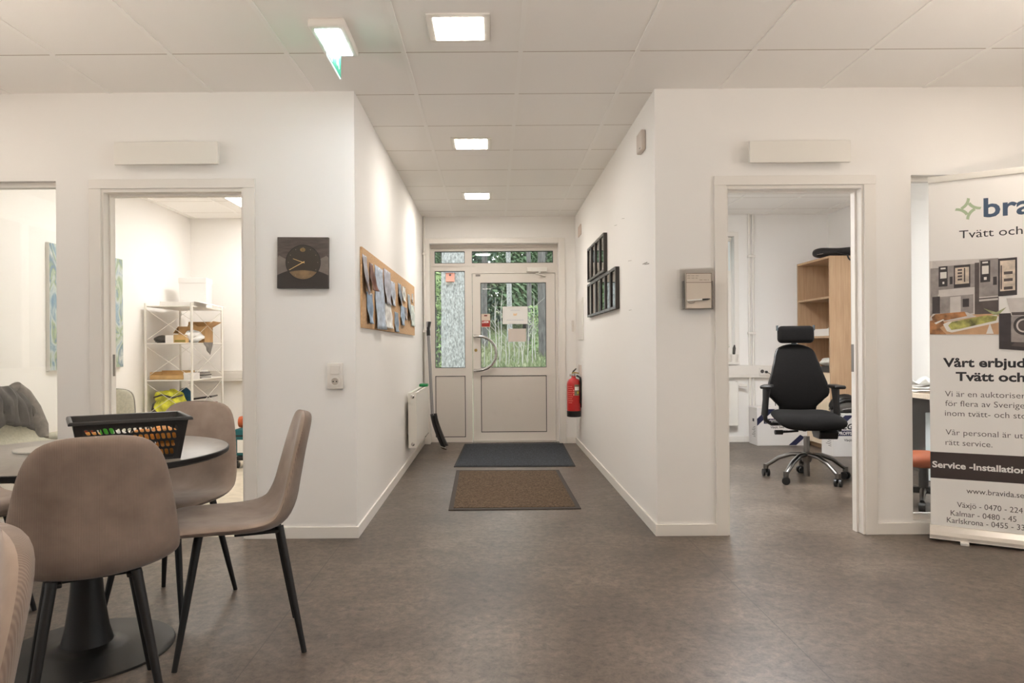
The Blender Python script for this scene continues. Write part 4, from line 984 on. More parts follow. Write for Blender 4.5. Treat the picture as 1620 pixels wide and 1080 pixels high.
# third shelf
p = rk(0.19, 0.17, 2)
t = thing('carton_tray', 'open kraft carton tray at the left of the third shelf', 'tray', p, 0.0)
m = MB(); m.box((-0.17, -0.13, 0), (0.17, 0.13, 0.004)).box((-0.17, 0.126, 0), (0.17, 0.13, 0.085)).box((-0.17, -0.13, 0), (0.17, -0.126, 0.045)).box((-0.17, -0.126, 0), (-0.166, 0.126, 0.075)).box((0.166, -0.126, 0), (0.17, 0.126, 0.075))
m.build('tray_body', M['kraft'], t)
boxthing('paper_stack', 'stack of white paper behind the kraft tray on the third shelf', 'paper stack', rk(0.24, 0.45, 2), (0.3, 0.24, 0.08), M['paper'], 0.05, 0.001)
boxthing('white_carton', 'small white carton on the front right of the third shelf', 'box', rk(0.405, 0.12, 2), (0.1, 0.16, 0.065), M['boxwhite'], 0.0, 0.002)
for i in range(5):
    boxthing('booklet', ['bottom', 'second', 'third', 'fourth', 'top'][i]+' booklet of the small pile beside the white carton, third shelf', 'booklet', rk(0.385-0.006*(i % 2), 0.36+0.012*((i*3) % 4), 2)+Vector((0, 0, 0.0135*i)), (0.15, 0.21, 0.013), mat('booklet_cover', [(170, 166, 162), (214, 212, 208), (96, 92, 90), (190, 186, 182), (140, 136, 134)][i], 0.5), 0.03*(i-2), 0.001, 'booklets on the third shelf')
# fourth shelf
t = thing('work_jacket', 'bundled yellow high visibility jacket on the low shelf of the white rack', 'jacket', rk(0.17, 0.16, 1), 0)
MB().blob((0, 0, 0.12), (0.16, 0.13, 0.13), 30, 20, 0.085, 11, 0.9).build('folded_cloth', M['yellow'], t, smooth=True, angle=25)
MB().blob((-0.10, -0.06, 0.07), (0.06, 0.05, 0.08), 14, 10, 0.1, 3).build('dark_lining', M['padding'], t, smooth=True)
m = MB(); m.tube([(-0.12, -0.10, 0.19), (-0.02, -0.135, 0.22), (0.08, -0.13, 0.19), (0.15, -0.06, 0.21)], 0.009, 8); m.build('dark_seam', M['padding'], t, smooth=True)
t = thing('knit_hat', 'blue knitted hat behind the yellow jacket on the low shelf', 'hat', rk(0.23, 0.36, 1))
MB().blob((0, 0, 0.14), (0.085, 0.085, 0.13), 20, 12, 0.02, 4).build('hat_body', M['blue'], t, smooth=True)
t = thing('tool_carton', 'black and orange open tool carton on the right of the low shelf', 'box', rk(0.33, 0.58, 1), 0.12)
m = MB(); m.box((-0.12, -0.12, 0), (0.12, 0.12, 0.1)); m.build('carton_body', M['darkred'], t, bevel=0.003)
MB().box((-0.09, -0.125, 0.02), (0.08, -0.12, 0.09)).build('orange_label', mat('orange_print', (220, 92, 50), 0.6), t)
MB().prism([(-0.12, 0.0), (0.12, 0.03), (0.12, 0.045), (-0.12, 0.015)], 0.24, (0, 0.12, 0.13), (1, 0, 0), (0, 0, 1)).build('tilted_lid', M['black_plastic'], t)

# white shell chairs
def shell_chair(label, loc, rz):
    t = thing('shell_chair', label, 'chair', (*loc, 0), rz, 'white shell chairs in the left office')
    def fn(side):
        def f(u, v):
            p = shell_point(u, v, side, 0.009); k = max(0, (p.z-0.5)/0.37)
            return Vector((p.x*(1.18+0.1*k), p.y, p.z if p.z < 0.5 else 0.5+(p.z-0.5)*0.82))
        return f
    MB().grid(fn(-1), 36, 22).build('outer_shell', M['shellwhite'], t, smooth=True, angle=80)
    def pad(u, v):
        p = shell_point(0.02+0.96*u, 0.03+0.94*v, 1, 0.024); k = max(0, (p.z-0.5)/0.37); return Vector((p.x*(1.15+0.1*k), p.y+0.004, p.z+0.002 if p.z < 0.5 else 0.502+(p.z-0.5)*0.80))
    MB().grid(pad, 36, 22).build('upholstery', M['upholstery'], t, smooth=True, angle=80)
    for sx in (-1, 1):
        for sy in (-1, 1): MB().tube([(sx*0.10, sy*0.12, 0.45), (sx*0.22, sy*0.23, 0)], [0.017, 0.011], 12).build('leg', M['legwood'], t, smooth=True)
    return t
shell_chair('white shell chair with sage upholstery seen behind the left edge of the basket', (-3.12, 5.45), pi)
shell_chair('white shell chair with a dark jacket over its back, behind the left glazing', (-3.05, 4.66), -pi/2)
t = thing('winter_jacket', 'dark grey quilted jacket hung over the white shell chair behind the glazing', 'jacket', (-3.05, 4.66, 0), -pi/2)
def drape(u, v):
    # u along the chair back (local x), v from the front hem over the top to the rear hem
    x = (u-0.5)*2; a = (v-0.42)*2; fold = 0.012*sin(x*11+v*7)+0.008*sin(x*23-v*5)
    top = 0.865-0.10*abs(x)**2.4+0.01*sin(5*x+1)
    if a < 0: y, z = -0.222+0.05*min(1, -a*3)-0.02*a, top-0.30*(-a)**1.2
    else: y, z = -0.285-0.05*min(1, a*3), top-0.50*a**1.15
    return Vector((x*(0.235+0.05*abs(a)), y+fold, z+0.010*sin(9*x+12*v)))
o = MB().grid(drape, 34, 30).build('quilted_body', M['padding'], t, smooth=True); sd = o.modifiers.new('s', 'SOLIDIFY'); sd.thickness = 0.05; sd.offset = 0
for sx in (-1, 1):
    MB().tube([(sx*0.17, -0.25, 0.86), (sx*0.235, -0.235, 0.80), (sx*0.275, -0.20, 0.70), (sx*0.285, -0.15, 0.58), (sx*0.27, -0.12, 0.50)], [0.055, 0.065, 0.068, 0.062, 0.045], 16).build('sleeve', M['greyfabric'], t, smooth=True)
# tool trolley partly behind the door frame
e0 = atY(371, 722, 6.6)
tx = e0.x+0.22
t = thing('tool_trolley', 'black upright trolley with grey handle and casters, cut by the left door frame', 'trolley', (tx, 6.75, 0))
MB().rbox((-0.2, -0.18, 0.075), (0.2, 0.18, 0.115), 0.012).build('base_plate', M['black_plastic'], t)
for sx in (-1, 1):
    for sy in (-1, 1):
        cm = MB().lathe([(0.012, -0.014), (0.036, -0.012), (0.036, 0.012), (0.012, 0.014)], (sx*0.19, sy*0.15, 0.036), 20, 'X').build('caster', M['black_plastic'], t, smooth=True)
        MB().tube([(sx*0.19, sy*0.15, 0.036), (sx*0.17, sy*0.15, 0.08)], 0.01, 8).build('caster_fork', M['chrome'], cm)
m = MB(); m.prism([(-0.15, 0.45), (0.12, 0.45), (0.12, 1.08), (-0.05, 1.08), (-0.09, 0.85), (-0.10, 0.62)], 0.10, (0, 0.17, 0), (1, 0, 0), (0, 0, 1)); m.build('back_pad', M['padding'], t, bevel=0.02)
MB().tube([(-0.10, 0.12, 0.95), (-0.105, 0.12, 1.25), (-0.09, 0.12, 1.30), (-0.05, 0.12, 1.32), (0.08, 0.12, 1.32), (0.12, 0.12, 1.28), (0.12, 0.12, 0.95)], 0.012, 12).build('handle', M['darksteel'], t, smooth=True)
o = thing('tool_case', 'teal plastic tool case with pale label standing on the trolley', 'tool case', (tx-0.015, 6.73, 0.117))
MB().rbox((-0.2, -0.15, 0), (0.2, 0.15, 0.25), 0.015).build('case_body', M['teal'], o, smooth=True)
MB().rbox((-0.203, -0.153, 0.18), (0.203, 0.153, 0.195), 0.003).build('lid_edge', M['black_plastic'], o)
MB().box((-0.17, -0.1525, 0.03), (-0.05, -0.15, 0.15)).build('paper_label', M['paper'], o)
o = MB().lathe([(0.001, -0.19), (0.05, -0.19), (0.055, -0.17), (0.055, 0.17), (0.05, 0.19), (0.001, 0.19)], n=24, axis='X').build('orange_roll', M['rust'], smooth=True); o.location = (tx-0.015, 6.70, 0.424); tag(o, 'orange fabric roll lying on the teal tool case', 'roll')

# ================================================================== RIGHT OFFICE
# bookcase
bx0, bx1, by0, by1, bz = 3.52, 3.885, 7.34, 8.125, atX(1314, 404, 3.52).z
t = thing('bookcase', 'oak bookcase with open shelves and pale lower doors in the right office', 'bookcase', (bx0, by0, 0))
D, W_ = bx1-bx0, by1-by0; th = 0.022
for y in (0, W_-th): MB().box((0, y, 0.0), (D, y+th, bz)).build('side_panel', M['wood'], t, bevel=0.001)
MB().box((D-0.006, th, 0.05), (D, W_-th, bz)).build('back_panel', M['wood'], t)
MB().box((0, th, bz-th), (D-0.006, W_-th, bz)).build('top_panel', M['wood'], t)
shz = [atX(1314, 468, 3.52).z, atX(1314, 531, 3.52).z, atX(1314, 590, 3.52).z]
for z in shz: MB().box((0.004, th, z-th), (D-0.006, W_-th, z)).build('shelf_board', M['wood'], t, bevel=0.001)
for y in (0.003, W_/2+0.0015):
    dr = MB().box((-0.02, y, 0.06), (-0.001, y+W_/2-0.0045, shz[2]-0.004)).build('cabinet_door', M['woodpale'], t, bevel=0.002)
    MB().tube([(-0.045, y+(0.33 if y < 0.1 else 0.05), 0.62), (-0.045, y+(0.33 if y < 0.1 else 0.05), 0.74)], 0.006, 8).build('door_knob', M['chrome'], dr)
MB().box((0.03, th, 0.0), (D-0.006, W_-th, 0.055)).build('plinth', M['wood'], t)
# things in and on it
bag = thing('carrying_bag', 'long black nylon carrying bag lying on top of the oak bookcase', 'bag', (bx0+0.17, by0+0.30, bz))
bag.rotation_euler = (0, 0, 0.0)
m = MB(); m.grid(lambda u, v: (-0.21+0.52*u+0.0, 0.075*cos(2*pi*v)*(1-abs(2*u-1)**8)**0.5*(1.0), 0.066+0.062*sin(2*pi*v)*(1-abs(2*u-1)**8)**0.5*(0.8+0.25*u+0.06*sin(9*u))), 26, 18)
m.build('bag_body', M['bag'], bag, smooth=True)
pts = [(0.07+0.075*cos(a)+0.02, -0.30-0.012, -0.0-0.062*sin(a)) for a in [pi*k/12 for k in range(13)]]
MB().tube([(0.02, -0.07, 0.06), (0.015, -0.29, 0.008)]+pts[::-1]+[(0.165, -0.29, 0.008), (0.16, -0.07, 0.06)], 0.011, 8, flat=0.4).build('carrying_handle', M['bag'], bag, smooth=True)
MB().tube([(-0.13, -0.074, 0.05), (-0.16, -0.072, 0.045), (-0.19, -0.06, 0.04)], 0.003, 6).build('zip_pull', M['chrome'], bag)
p = Vector((bx0+0.12, by0+0.26, shz[1]))
t = thing('white_tray', 'white plastic tray on the middle shelf of the oak bookcase', 'tray', p)
m = MB()
a = [(-0.10, -0.19), (0.10, -0.19), (0.10, 0.19), (-0.10, 0.19)]; b = [(x*1.1, y*1.08) for x, y in a]
for i in range(4):
    j = (i+1) % 4; m.add([(a[i][0], a[i][1], 0.002), (a[j][0], a[j][1], 0.002), (b[j][0], b[j][1], 0.075), (b[i][0], b[i][1], 0.075)], [(0, 1, 2, 3)])
m.add([(x, y, 0.002) for x, y in a], [(0, 1, 2, 3)])
o = m.build('tray_body', M['white_plastic'], t); sd = o.modifiers.new('s', 'SOLIDIFY'); sd.thickness = 0.003; sd.offset = -1
for k in range(4):
    o = MB().tube([(-0.08, 0, 0), (0, 0, 0.055), (0.08, 0, 0), (-0.08, 0, 0)], 0.0035, 6).tube([(0, 0, 0.055), (0.0, 0, 0.075), (0.012, 0, 0.085), (0.02, 0, 0.078)], 0.002, 6).build('coat_hanger', M['white_plastic'])
    o.location = (p.x, p.y-0.17+0.035*k, p.z+0.065); o.rotation_euler = (0, 0, 0.1*k); tag(o, 'white plastic hanger among those standing up in the white tray', 'hanger', 'hangers in the white tray')
dz = atX(1305, 580, 3.52).z
t = thing('document_box', 'flat black document box on the lowest open bookcase shelf', 'box', (bx0+0.15, by0+0.24, shz[2]))
MB().box((-0.13, -0.2, 0), (0.13, 0.2, 0.06)).build('box_body', M['black_plastic'], t, bevel=0.003)
o = MB().blob((0, 0, 0.045), (0.09, 0.15, 0.045), 24, 12, 0.07, 8, 0.8).build('folded_cloth', M['cloth'], smooth=True); o.location = (bx0+0.13, by0+0.25, shz[2]+0.062); tag(o, 'rumpled off-white cloth on the black document box in the bookcase', 'cloth')

# moving boxes
def moving_box(label, x0, x1, y0, y1, h, txt, rz=0):
    t = thing('moving_box', label, 'box', (x0, y0, 0), rz); W_, D_ = x1-x0, y1-y0
    MB().box((0, 0, 0), (W_, D_, h)).build('carton_body', M['boxwhite'], t, bevel=0.003)
    MB().box((-0.003, -0.003, h-0.012), (W_+0.003, D_+0.003, h+0.004)).build('carton_lid', M['boxwhite'], t, bevel=0.002)
    def stripe(p0, p1, wd):
        m = MB(); m.prism([(p0, 0), (p0+wd, 0), (p1+wd, 1), (p1, 1)], 0.0008, (0, -0.0006, 0)); return m
    m = MB(); m.prism([(0.0, h-0.20), (0.0, h-0.12), (0.115, h-0.014), (0.20, h-0.014)], 0.0008, (0, -0.0002, 0)).build('corner_stripe', M['navy'], t)
    m = MB(); m.prism([(W_-0.21, 0.004), (W_-0.125, 0.004), (W_-0.03, 0.09), (W_-0.08, 0.12)], 0.0008, (0, -0.0002, 0)).build('corner_stripe', M['navy'], t)
    MB().box((-0.0006, D_*0.35, h*0.62), (0.002, D_*0.55, h*0.70)).build('hand_hole', M['ink'], t)
    m = MB()
    for k in range(7): m.box((-0.0008, D_*0.2, h*0.48-0.018*k), (0.001, D_*(0.42+0.1*(k % 3)), h*0.48-0.018*k+0.005))
    m.build('printed_table', M['greyink'], t)
    bx = txt['x']; z = txt['z']
    MB().box((bx, -0.0008, z), (min(bx+0.27, W_-0.01), 0.001, z+0.055)).build('printed_bar', M['navy'], t)
    text('PROFFS PÅ', 0.044, M['boxwhite'], t, (bx+0.016, -0.0016, z+0.012), bold=0.0012, sx=0.92)
    if txt.get('head'): text('TEGV', 0.078, M['ink'], t, (bx+0.002, -0.0012, z+0.068), bold=0.0022, sx=1.12, shear=0.25)
    text('Växjö, Swe', 0.034, M['ink'], t, (bx+0.075, -0.0012, z-0.052), bold=0.0005)
    text('www.', 0.034, M['ink'], t, (bx+0.19, -0.0012, z-0.088), bold=0.0005)
    return t
moving_box('white moving box with navy stripes by the back wall, behind the office chair', 2.935, 3.495, 7.83, 8.075, 0.42, dict(x=0.075, z=0.245))
moving_box('white moving box with large dark lettering, under the black helmet', 3.40, 3.88, 7.03, 7.29, 0.425, dict(x=0.03, z=0.205, head=True))
# helmet
hp = atY(1338, 643, 7.16)
t = thing('bicycle_helmet', 'black vented bicycle helmet lying on the white moving box', 'helmet', (hp.x-0.01, 7.16, 0.430))
m = MB()
for k in range(7):
    a = -0.9+0.3*k
    m.tube([(0.135*cos(q_)*1.0, 0.10*sin(a)*sin(q_)**0.7, 0.035+0.135*sin(q_)*cos(a*0.85)) for q_ in [pi*j/12 for j in range(13)]], [0.012]+[0.019]*11+[0.012], 8)
m.build('vent_rib', M['black_plastic'], t, smooth=True)
MB().grid(lambda u, v: (0.12*cos(pi*u), 0.095*sin(pi*(v-0.5)), 0.02+0.12*sin(pi*u)*cos(pi*(v-0.5))**0.6+0.0), 16, 14).build('liner', M['darkgrey'], t, smooth=True)
MB().lathe([(0.118, 0.0), (0.14, 0.004), (0.14, 0.03), (0.125, 0.045)], n=36).build('rim', M['black_plastic'], t, smooth=True).scale = (1, 0.76, 1)
MB().tube([(-0.1, -0.08, 0.03), (0.0, -0.12, 0.05), (0.08, -0.1, 0.09), (0.16, -0.08, 0.13)], 0.0035, 6).build('chin_strap', M['darksteel'], t)

# office radiator and window sill things
t = thing('radiator', 'white panel radiator under the right office window', 'radiator', (1.6, YB, 0.2)); L_ = 1.2
MB().box((0, -0.10, 0), (L_, -0.09, 0.5)).box((0, -0.045, 0), (L_, -0.035, 0.5)).build('panel', M['white_metal'], t, bevel=0.003)
MB().box((-0.004, -0.105, 0), (0.004, -0.03, 0.505)).box((L_-0.004, -0.105, 0), (L_+0.004, -0.03, 0.505)).build('side_cover', M['white_metal'], t)
MB().tube([(L_, -0.068, 0.46), (L_+0.05, -0.068, 0.46)], 0.012, 12).tube([(L_+0.03, -0.068, 0.46), (L_+0.11, -0.085, 0.455)], 0.02, 14).build('valve', M['white_plastic'], t, smooth=True)
for x in (0.2, 0.9): MB().box((x, -0.034, 0.1), (x+0.03, -0.001, 0.45)).build('bracket', M['white_metal'], t)
vz = RW[2]+0.02
t = thing('white_pot', 'white pot with a dark brush on the right office window sill', 'pot', (2.79, YB-0.02, vz))
MB().lathe([(0.001, 0), (0.035, 0), (0.045, 0.09), (0.042, 0.09), (0.034, 0.005), (0.001, 0.005)], n=24).build('pot_body', M['white_plastic'], t, smooth=True)
o = MB().tube([(0, 0, 0.06), (0, 0, 0.10), (0.004, 0, 0.16), (0.008, 0, 0.20)], [0.006, 0.016, 0.018, 0.006], 10).build('bottle_brush', M['padding'], smooth=True); o.location = (2.785, YB-0.02, vz); tag(o, 'dark brush standing upright in the white pot on the sill', 'brush')
t = thing('potted_plant', 'green potted plant on the sill cut by the right door frame', 'plant', (2.66, YB-0.01, vz))
MB().lathe([(0.001, 0), (0.04, 0), (0.05, 0.09), (0.001, 0.09)], n=24).build('pot', M['white_plastic'], t, smooth=True)
m = MB()
for k in range(9):
    a = k*0.7; m.add([(0, 0, 0.08), (0.05*cos(a)-0.012*sin(a), 0.04*sin(a)+0.012*cos(a), 0.16), (0.085*cos(a), 0.07*sin(a), 0.19+0.01*(k % 3)), (0.05*cos(a)+0.012*sin(a), 0.04*sin(a)-0.012*cos(a), 0.165)], [(0, 1, 2, 3)])
m.build('leaves', mat('leaf_green', (76, 120, 40), 0.5), t)
t = thing('roller_blind', 'pale roller blind pulled partly down over the right office window', 'blind', (2.2, YB+0.02, RW[3]))
MB().tube([(-0.56, 0, -0.03), (0.57, 0, -0.03)], 0.025, 14).build('roller', M['white_plastic'], t, smooth=True)
MB().box((-0.55, -0.002, -0.40), (0.56, 0.0, -0.03)).build('blind_fabric', mat('blind_fabric', (220, 228, 230), 0.8), t)
MB().box((-0.55, -0.008, -0.415), (0.56, 0.006, -0.395)).build('bottom_bar', M['white_metal'], t)
MB().tube([(0.585, -0.02, -0.03), (0.585, -0.02, -1.05), (0.575, -0.02, -1.08), (0.565, -0.02, -1.05), (0.565, -0.02, -0.03)], 0.002, 6).build('pull_chain', M['white_plastic'], t)

# office chair, local front = -Y
t = thing('office_chair', 'black swivel office chair with headrest and armrests in the right office', 'office chair', (2.60, 5.84, 0), -0.13)
def cushion(m, outline, thick, fn, n=12, e=5):
    """padded shape: outline(t in 0..1)->half width; fn maps (x, t, h) to a point"""
    for side in (1, -1):
        m.grid(lambda u, v, side=side: fn(outline(u)*sin((2*v-1)*pi/2), (1+sin((2*u-1)*pi/2))/2, side*thick*max(0, 1-abs(sin((2*v-1)*pi/2))**e)**0.5*max(0, 1-abs(sin((2*u-1)*pi/2))**(e*3))**0.5), 28, 18)
    return m
def back_out(u):
    s = (1+sin((2*u-1)*pi/2))/2
    pts = [(0, 0.145), (0.08, 0.15), (0.16, 0.195), (0.24, 0.243), (0.31, 0.256), (0.42, 0.238), (0.6, 0.205), (0.8, 0.172), (0.92, 0.152), (1.0, 0.12)]
    for (a, b), (c, d) in zip(pts, pts[1:]):
        if s <= c: k = (s-a)/(c-a); w_ = b+(d-b)*(k*k*(3-2*k)*0.4+k*0.6); break
    return w_*(1-max(0, (s-0.86)/0.14)**3)**0.5
bz0, bz1 = 0.545, 1.125
def back_fn(x, s, h): return Vector((x, 0.235+0.10*s-0.05*sin(s*pi)-h*1.0-0.25*x*x, bz0+(bz1-bz0)*s))
MB_ = cushion(MB(), back_out, 0.032, back_fn); MB_.build('backrest', M['black_fabric'], t, smooth=True, angle=80)
def bs_fn(x, s, h): return Vector((x*1.03, 0.262+0.10*s-0.05*sin(s*pi)-h*0.6-0.25*x*x, bz0-0.005+(bz1-bz0+0.01)*s))
cushion(MB(), back_out, 0.022, bs_fn).build('back_shell', M['black_plastic'], t, smooth=True, angle=80)
m = MB(); m.rbox((-0.15, 0.245, 1.135), (0.15, 0.335, 1.285), 0.038, 5); hd = m.build('headrest', M['black_fabric'], t, smooth=True, angle=70)
MB().box((-0.155, 0.27, 1.245), (-0.15, 0.32, 1.29)).box((0.15, 0.27, 1.245), (0.155, 0.32, 1.29)).tube([(0, 0.34, 1.2), (0, 0.345, 1.05)], 0.022, 10).build('headrest_bracket', mat('slate_plastic', (70, 78, 84), 0.4), hd)
def seat_out(u):
    s = (1+sin((2*u-1)*pi/2))/2; return (0.235+0.045*sin(min(1, s*1.25)*pi/2)-0.02*s)*max(0, 1-abs(2*s-1)**12)**0.5*1.0
def seat_fn(x, s, h): return Vector((x, 0.245-0.50*s, 0.508+h*1.0+0.012*cos(s*pi)-0.035*max(0, (s-0.7)/0.3)**2+0.28*x*x*(1-s)))
cushion(MB(), seat_out, 0.045, seat_fn).build('seat', M['black_fabric'], t, smooth=True, angle=80)
MB().rbox((-0.22, -0.20, 0.452), (0.22, 0.22, 0.470), 0.008).build('seat_pan', M['black_plastic'], t)
m = MB(); m.prism([(-0.05, 0.455), (-0.10, 0.40), (-0.07, 0.345), (0.08, 0.345), (0.13, 0.40), (0.11, 0.455)], 0.15, (0.075, 0, 0), (0, 1, 0), (0, 0, 1)); m.build('tilt_mechanism', M['black_plastic'], t, bevel=0.008)
for sx in (-1, 1):
    m = MB(); m.tube([(sx*0.06, 0.03, 0.425 if sx > 0 else 0.40), (sx*0.22, -0.03, 0.425 if sx > 0 else 0.395)], 0.009, 8).tube([(sx*0.20, -0.03, 0.425 if sx > 0 else 0.395), (sx*0.26, -0.035, 0.425 if sx > 0 else 0.395)], 0.02, 10)
    m.build('adjust_lever', M['black_plastic'], t, smooth=True)
MB().tube([(0, 0.22, 0.42), (0, 0.32, 0.46), (0, 0.33, 0.62), (0, 0.315, 0.72)], [0.03, 0.03, 0.03, 0.02], 10).tube([(0, 0.05, 0.42), (0, 0.24, 0.42)], 0.028, 10).build('back_support', M['black_plastic'], t, smooth=True)
for sx in (-1, 1):
    dxa = -0.07 if sx > 0 else 0.0
    o = MB().tube([(sx*0.16, 0.04, 0.455), (sx*0.27, 0.04, 0.455), (sx*0.315, 0.04, 0.485), (sx*0.325, 0.04, 0.55)], [0.015, 0.018, 0.022, 0.024], 10, flat=0.8).tube([(sx*0.325, 0.04, 0.53), (sx*0.315, 0.035, 0.66), (sx*0.308, 0.03, 0.76)], [0.028, 0.026, 0.034], 12).build('armrest', M['black_plastic'], t, smooth=True); o.location = (dxa, 0, 0)
    MB().rbox((sx*0.31-0.045, -0.11, 0.757), (sx*0.31+0.045, 0.13, 0.787), 0.014, 4, Matrix.Rotation(sx*0.35 if sx < 0 else -0.05, 3, 'Z')).build('arm_pad', M['black_plastic'], o, smooth=True)
MB().lathe([(0.024, 0.36), (0.024, 0.22)], n=20).lathe([(0.024, 0.20), (0.024, 0.03)], n=20).build('gas_column', M['darksteel'], t, smooth=True)
MB().lathe([(0.03, 0.235), (0.042, 0.23), (0.042, 0.18), (0.034, 0.15)], n=24).build('base_hub', M['darksteel'], t, smooth=True)
for k in range(5):
    a = radians(9.5+72*k); dx, dy = cos(a), sin(a)
    MB().tube([(dx*0.03, dy*0.03, 0.21), (dx*0.12, dy*0.12, 0.205), (dx*0.22, dy*0.22, 0.165), (dx*0.30, dy*0.30, 0.105), (dx*0.33, dy*0.33, 0.085)], [0.026, 0.024, 0.022, 0.02, 0.019], 12, flat=0.75).tube([(dx*0.325, dy*0.325, 0.105), (dx*0.325, dy*0.325, 0.065)], 0.021, 12).build('base_arm', M['darksteel'], t, smooth=True)
    c = (dx*0.325, dy*0.325, 0.031); r_ = a+0.5
    cs_ = MB(); X_ = Vector((cos(r_), sin(r_), 0))
    for s in (-1, 1):
        q = Vector(c)+X_*0.018*s; cs_.tube([q-X_*0.009, q+X_*0.009], 0.031, 20)
    cs_.tube([Vector(c), Vector(c)+Vector((0, 0, 0.04))], 0.012, 8)
    cs_.build('caster', M['black_plastic'], t, smooth=True)

# desk corner seen through the right glazing
t = thing('office_desk', 'pale wood desk behind the right glazing, beside the banner', 'desk', (3.36, 5.25, 0))
MB().box((0, 0, 0.69), (0.53, 1.05, 0.73)).build('desk_top', M['desk'], t, bevel=0.002)
MB().box((0.30, 0.40, 0.02), (0.32, 1.0, 0.688)).build('modesty_panel', M['darkgrey'], t)
for x in (0.03, 0.47):
    for y in (0.03, 0.98): MB().box((x, y, 0), (x+0.04, y+0.04, 0.69)).build('leg', M['darkgrey'], t)
for i, (x, y, z, rz) in enumerate(((3.52, 5.78, 0.731, 0.2), (3.55, 5.86, 0.739, -0.25), (3.62, 5.95, 0.747, 0.6))):
    o = MB().grid(lambda u, v: (0.3*(u-0.5), 0.21*(v-0.5), 0.003+0.03*i*(2*u-1)**2*abs(sin(4*v+i))+0.006*abs(sin(9*u+i))), 10, 8).build('paper_sheet', M['paper'], smooth=True)
    sd = o.modifiers.new('s', 'SOLIDIFY'); sd.thickness = 0.006; sd.offset = 1
    o.location = (x, y, z+0.014*i); o.rotation_euler = (0, 0, rz); tag(o, ['lowest', 'middle', 'topmost'][i]+' of the curled white paper sheets piled on the pale desk', 'paper')
o = MB().lathe([(0.001, 0), (0.05, 0), (0.05, 0.004), (0.001, 0.004)], n=24).build('coaster', mat('coaster_brown', (150, 128, 108), 0.6)); o.location = (3.42, 5.55, 0.7305); tag(o, 'flat brown coaster at the front edge of the pale desk', 'coaster')
t = thing('computer_tower', 'pale blue-white computer tower standing under the pale desk', 'computer', (3.59, 5.62, 0))
MB().box((-0.06, -0.22, 0.01), (0.06, 0.13, 0.56)).build('case', mat('pale_blue_white', (206, 214, 216), 0.5), t, bevel=0.006)
MB().box((-0.05, -0.223, 0.40), (0.05, -0.219, 0.53)).build('drive_front', M['white_plastic'], t)
MB().box((-0.05, -0.2, 0.0), (0.05, 0.12, 0.012)).build('foot', M['black_plastic'], t)
o = MB().tube([(3.33, 5.36, 0.70), (3.34, 5.36, 0.55), (3.42, 5.36, 0.44), (3.50, 5.37, 0.36), (3.56, 5.38, 0.34)], 0.007, 8).build('power_cable', mat('grey_cable', (150, 146, 140), 0.5), smooth=True); tag(o, 'grey cable hanging from the pale desk in front of the tower', 'cable')
t = thing('work_stool', 'low stool with round orange seat on a black base behind the right glazing', 'stool', (2.97, 4.86, 0))
MB().blob((0, 0, 0.325), (0.175, 0.175, 0.05), 28, 12, 0, 1, 0.7).build('seat', mat('burnt_orange', (150, 74, 38), 0.6), t, smooth=True)
MB().lathe([(0.03, 0.09), (0.03, 0.26), (0.12, 0.285)], n=20).build('column', M['black_plastic'], t, smooth=True)
for k in range(5):
    a = radians(20+72*k); dx, dy = cos(a), sin(a)
    MB().tube([(0, 0, 0.11), (dx*0.1, dy*0.1, 0.11), (dx*0.2, dy*0.2, 0.065)], [0.024, 0.02, 0.015], 10).build('base_arm', M['darksteel'] if k % 2 else M['black_plastic'], t, smooth=True)
    MB().tube([(dx*0.2-0.02*dy, dy*0.2+0.02*dx, 0.03), (dx*0.2+0.02*dy, dy*0.2-0.02*dx, 0.03)], 0.03, 18).build('caster', M['black_plastic'], t, smooth=True)

# ================================================================== ROLL-UP BANNER
BO = Vector((2.512, 4.045)); BA = radians(32.0); BWd = 0.85
cA, sA = cos(BA), sin(BA)
t = thing('roll_up_banner', 'white roll-up banner with dark blue lettering standing before the right glazing', 'banner', (BO.x, BO.y, 0), -BA)
def bu(px, py):
    a, b = ray(px, py); u = (a*BO.y-BO.x)/(cA+a*sA); Y = BO.y-u*sA; return u, CAMZ+b*Y
zt = bu(1463, 290)[1]
MB().box((0, -0.0015, 0.075), (BWd, 0.0015, zt)).build('print_sheet', M['banner'], t)
MB().rbox((-0.004, -0.012, zt-0.006), (BWd+0.004, 0.012, zt+0.03), 0.005).build('top_rail', M['white_metal'], t, smooth=True)
m = MB(); m.prism([(-0.05, 0.018), (0.075, 0.018), (0.075, 0.04), (0.045, 0.075), (0.01, 0.085), (-0.015, 0.08), (-0.042, 0.055), (-0.05, 0.035)], BWd+0.01, (-0.005, 0, 0), (0, 1, 0), (0, 0, 1))
m.build('cassette', mat('satin_aluminium', (206, 200, 192), 0.3, metal=0.35), t, bevel=0.003)
MB().box((-0.006, -0.052, 0.014), (BWd+0.006, 0.076, 0.020)).build('cassette_base', M['alu'], t)
for x in (0.14, BWd-0.18): MB().box((x, -0.085, 0.0), (x+0.04, 0.10, 0.014)).build('foot', M['white_metal'], t, bevel=0.002)
MB().tube([(BWd/2, 0.03, 0.07), (BWd/2, 0.02, zt)], 0.008, 10).build('support_pole', M['white_metal'], t)
yB = -0.0019
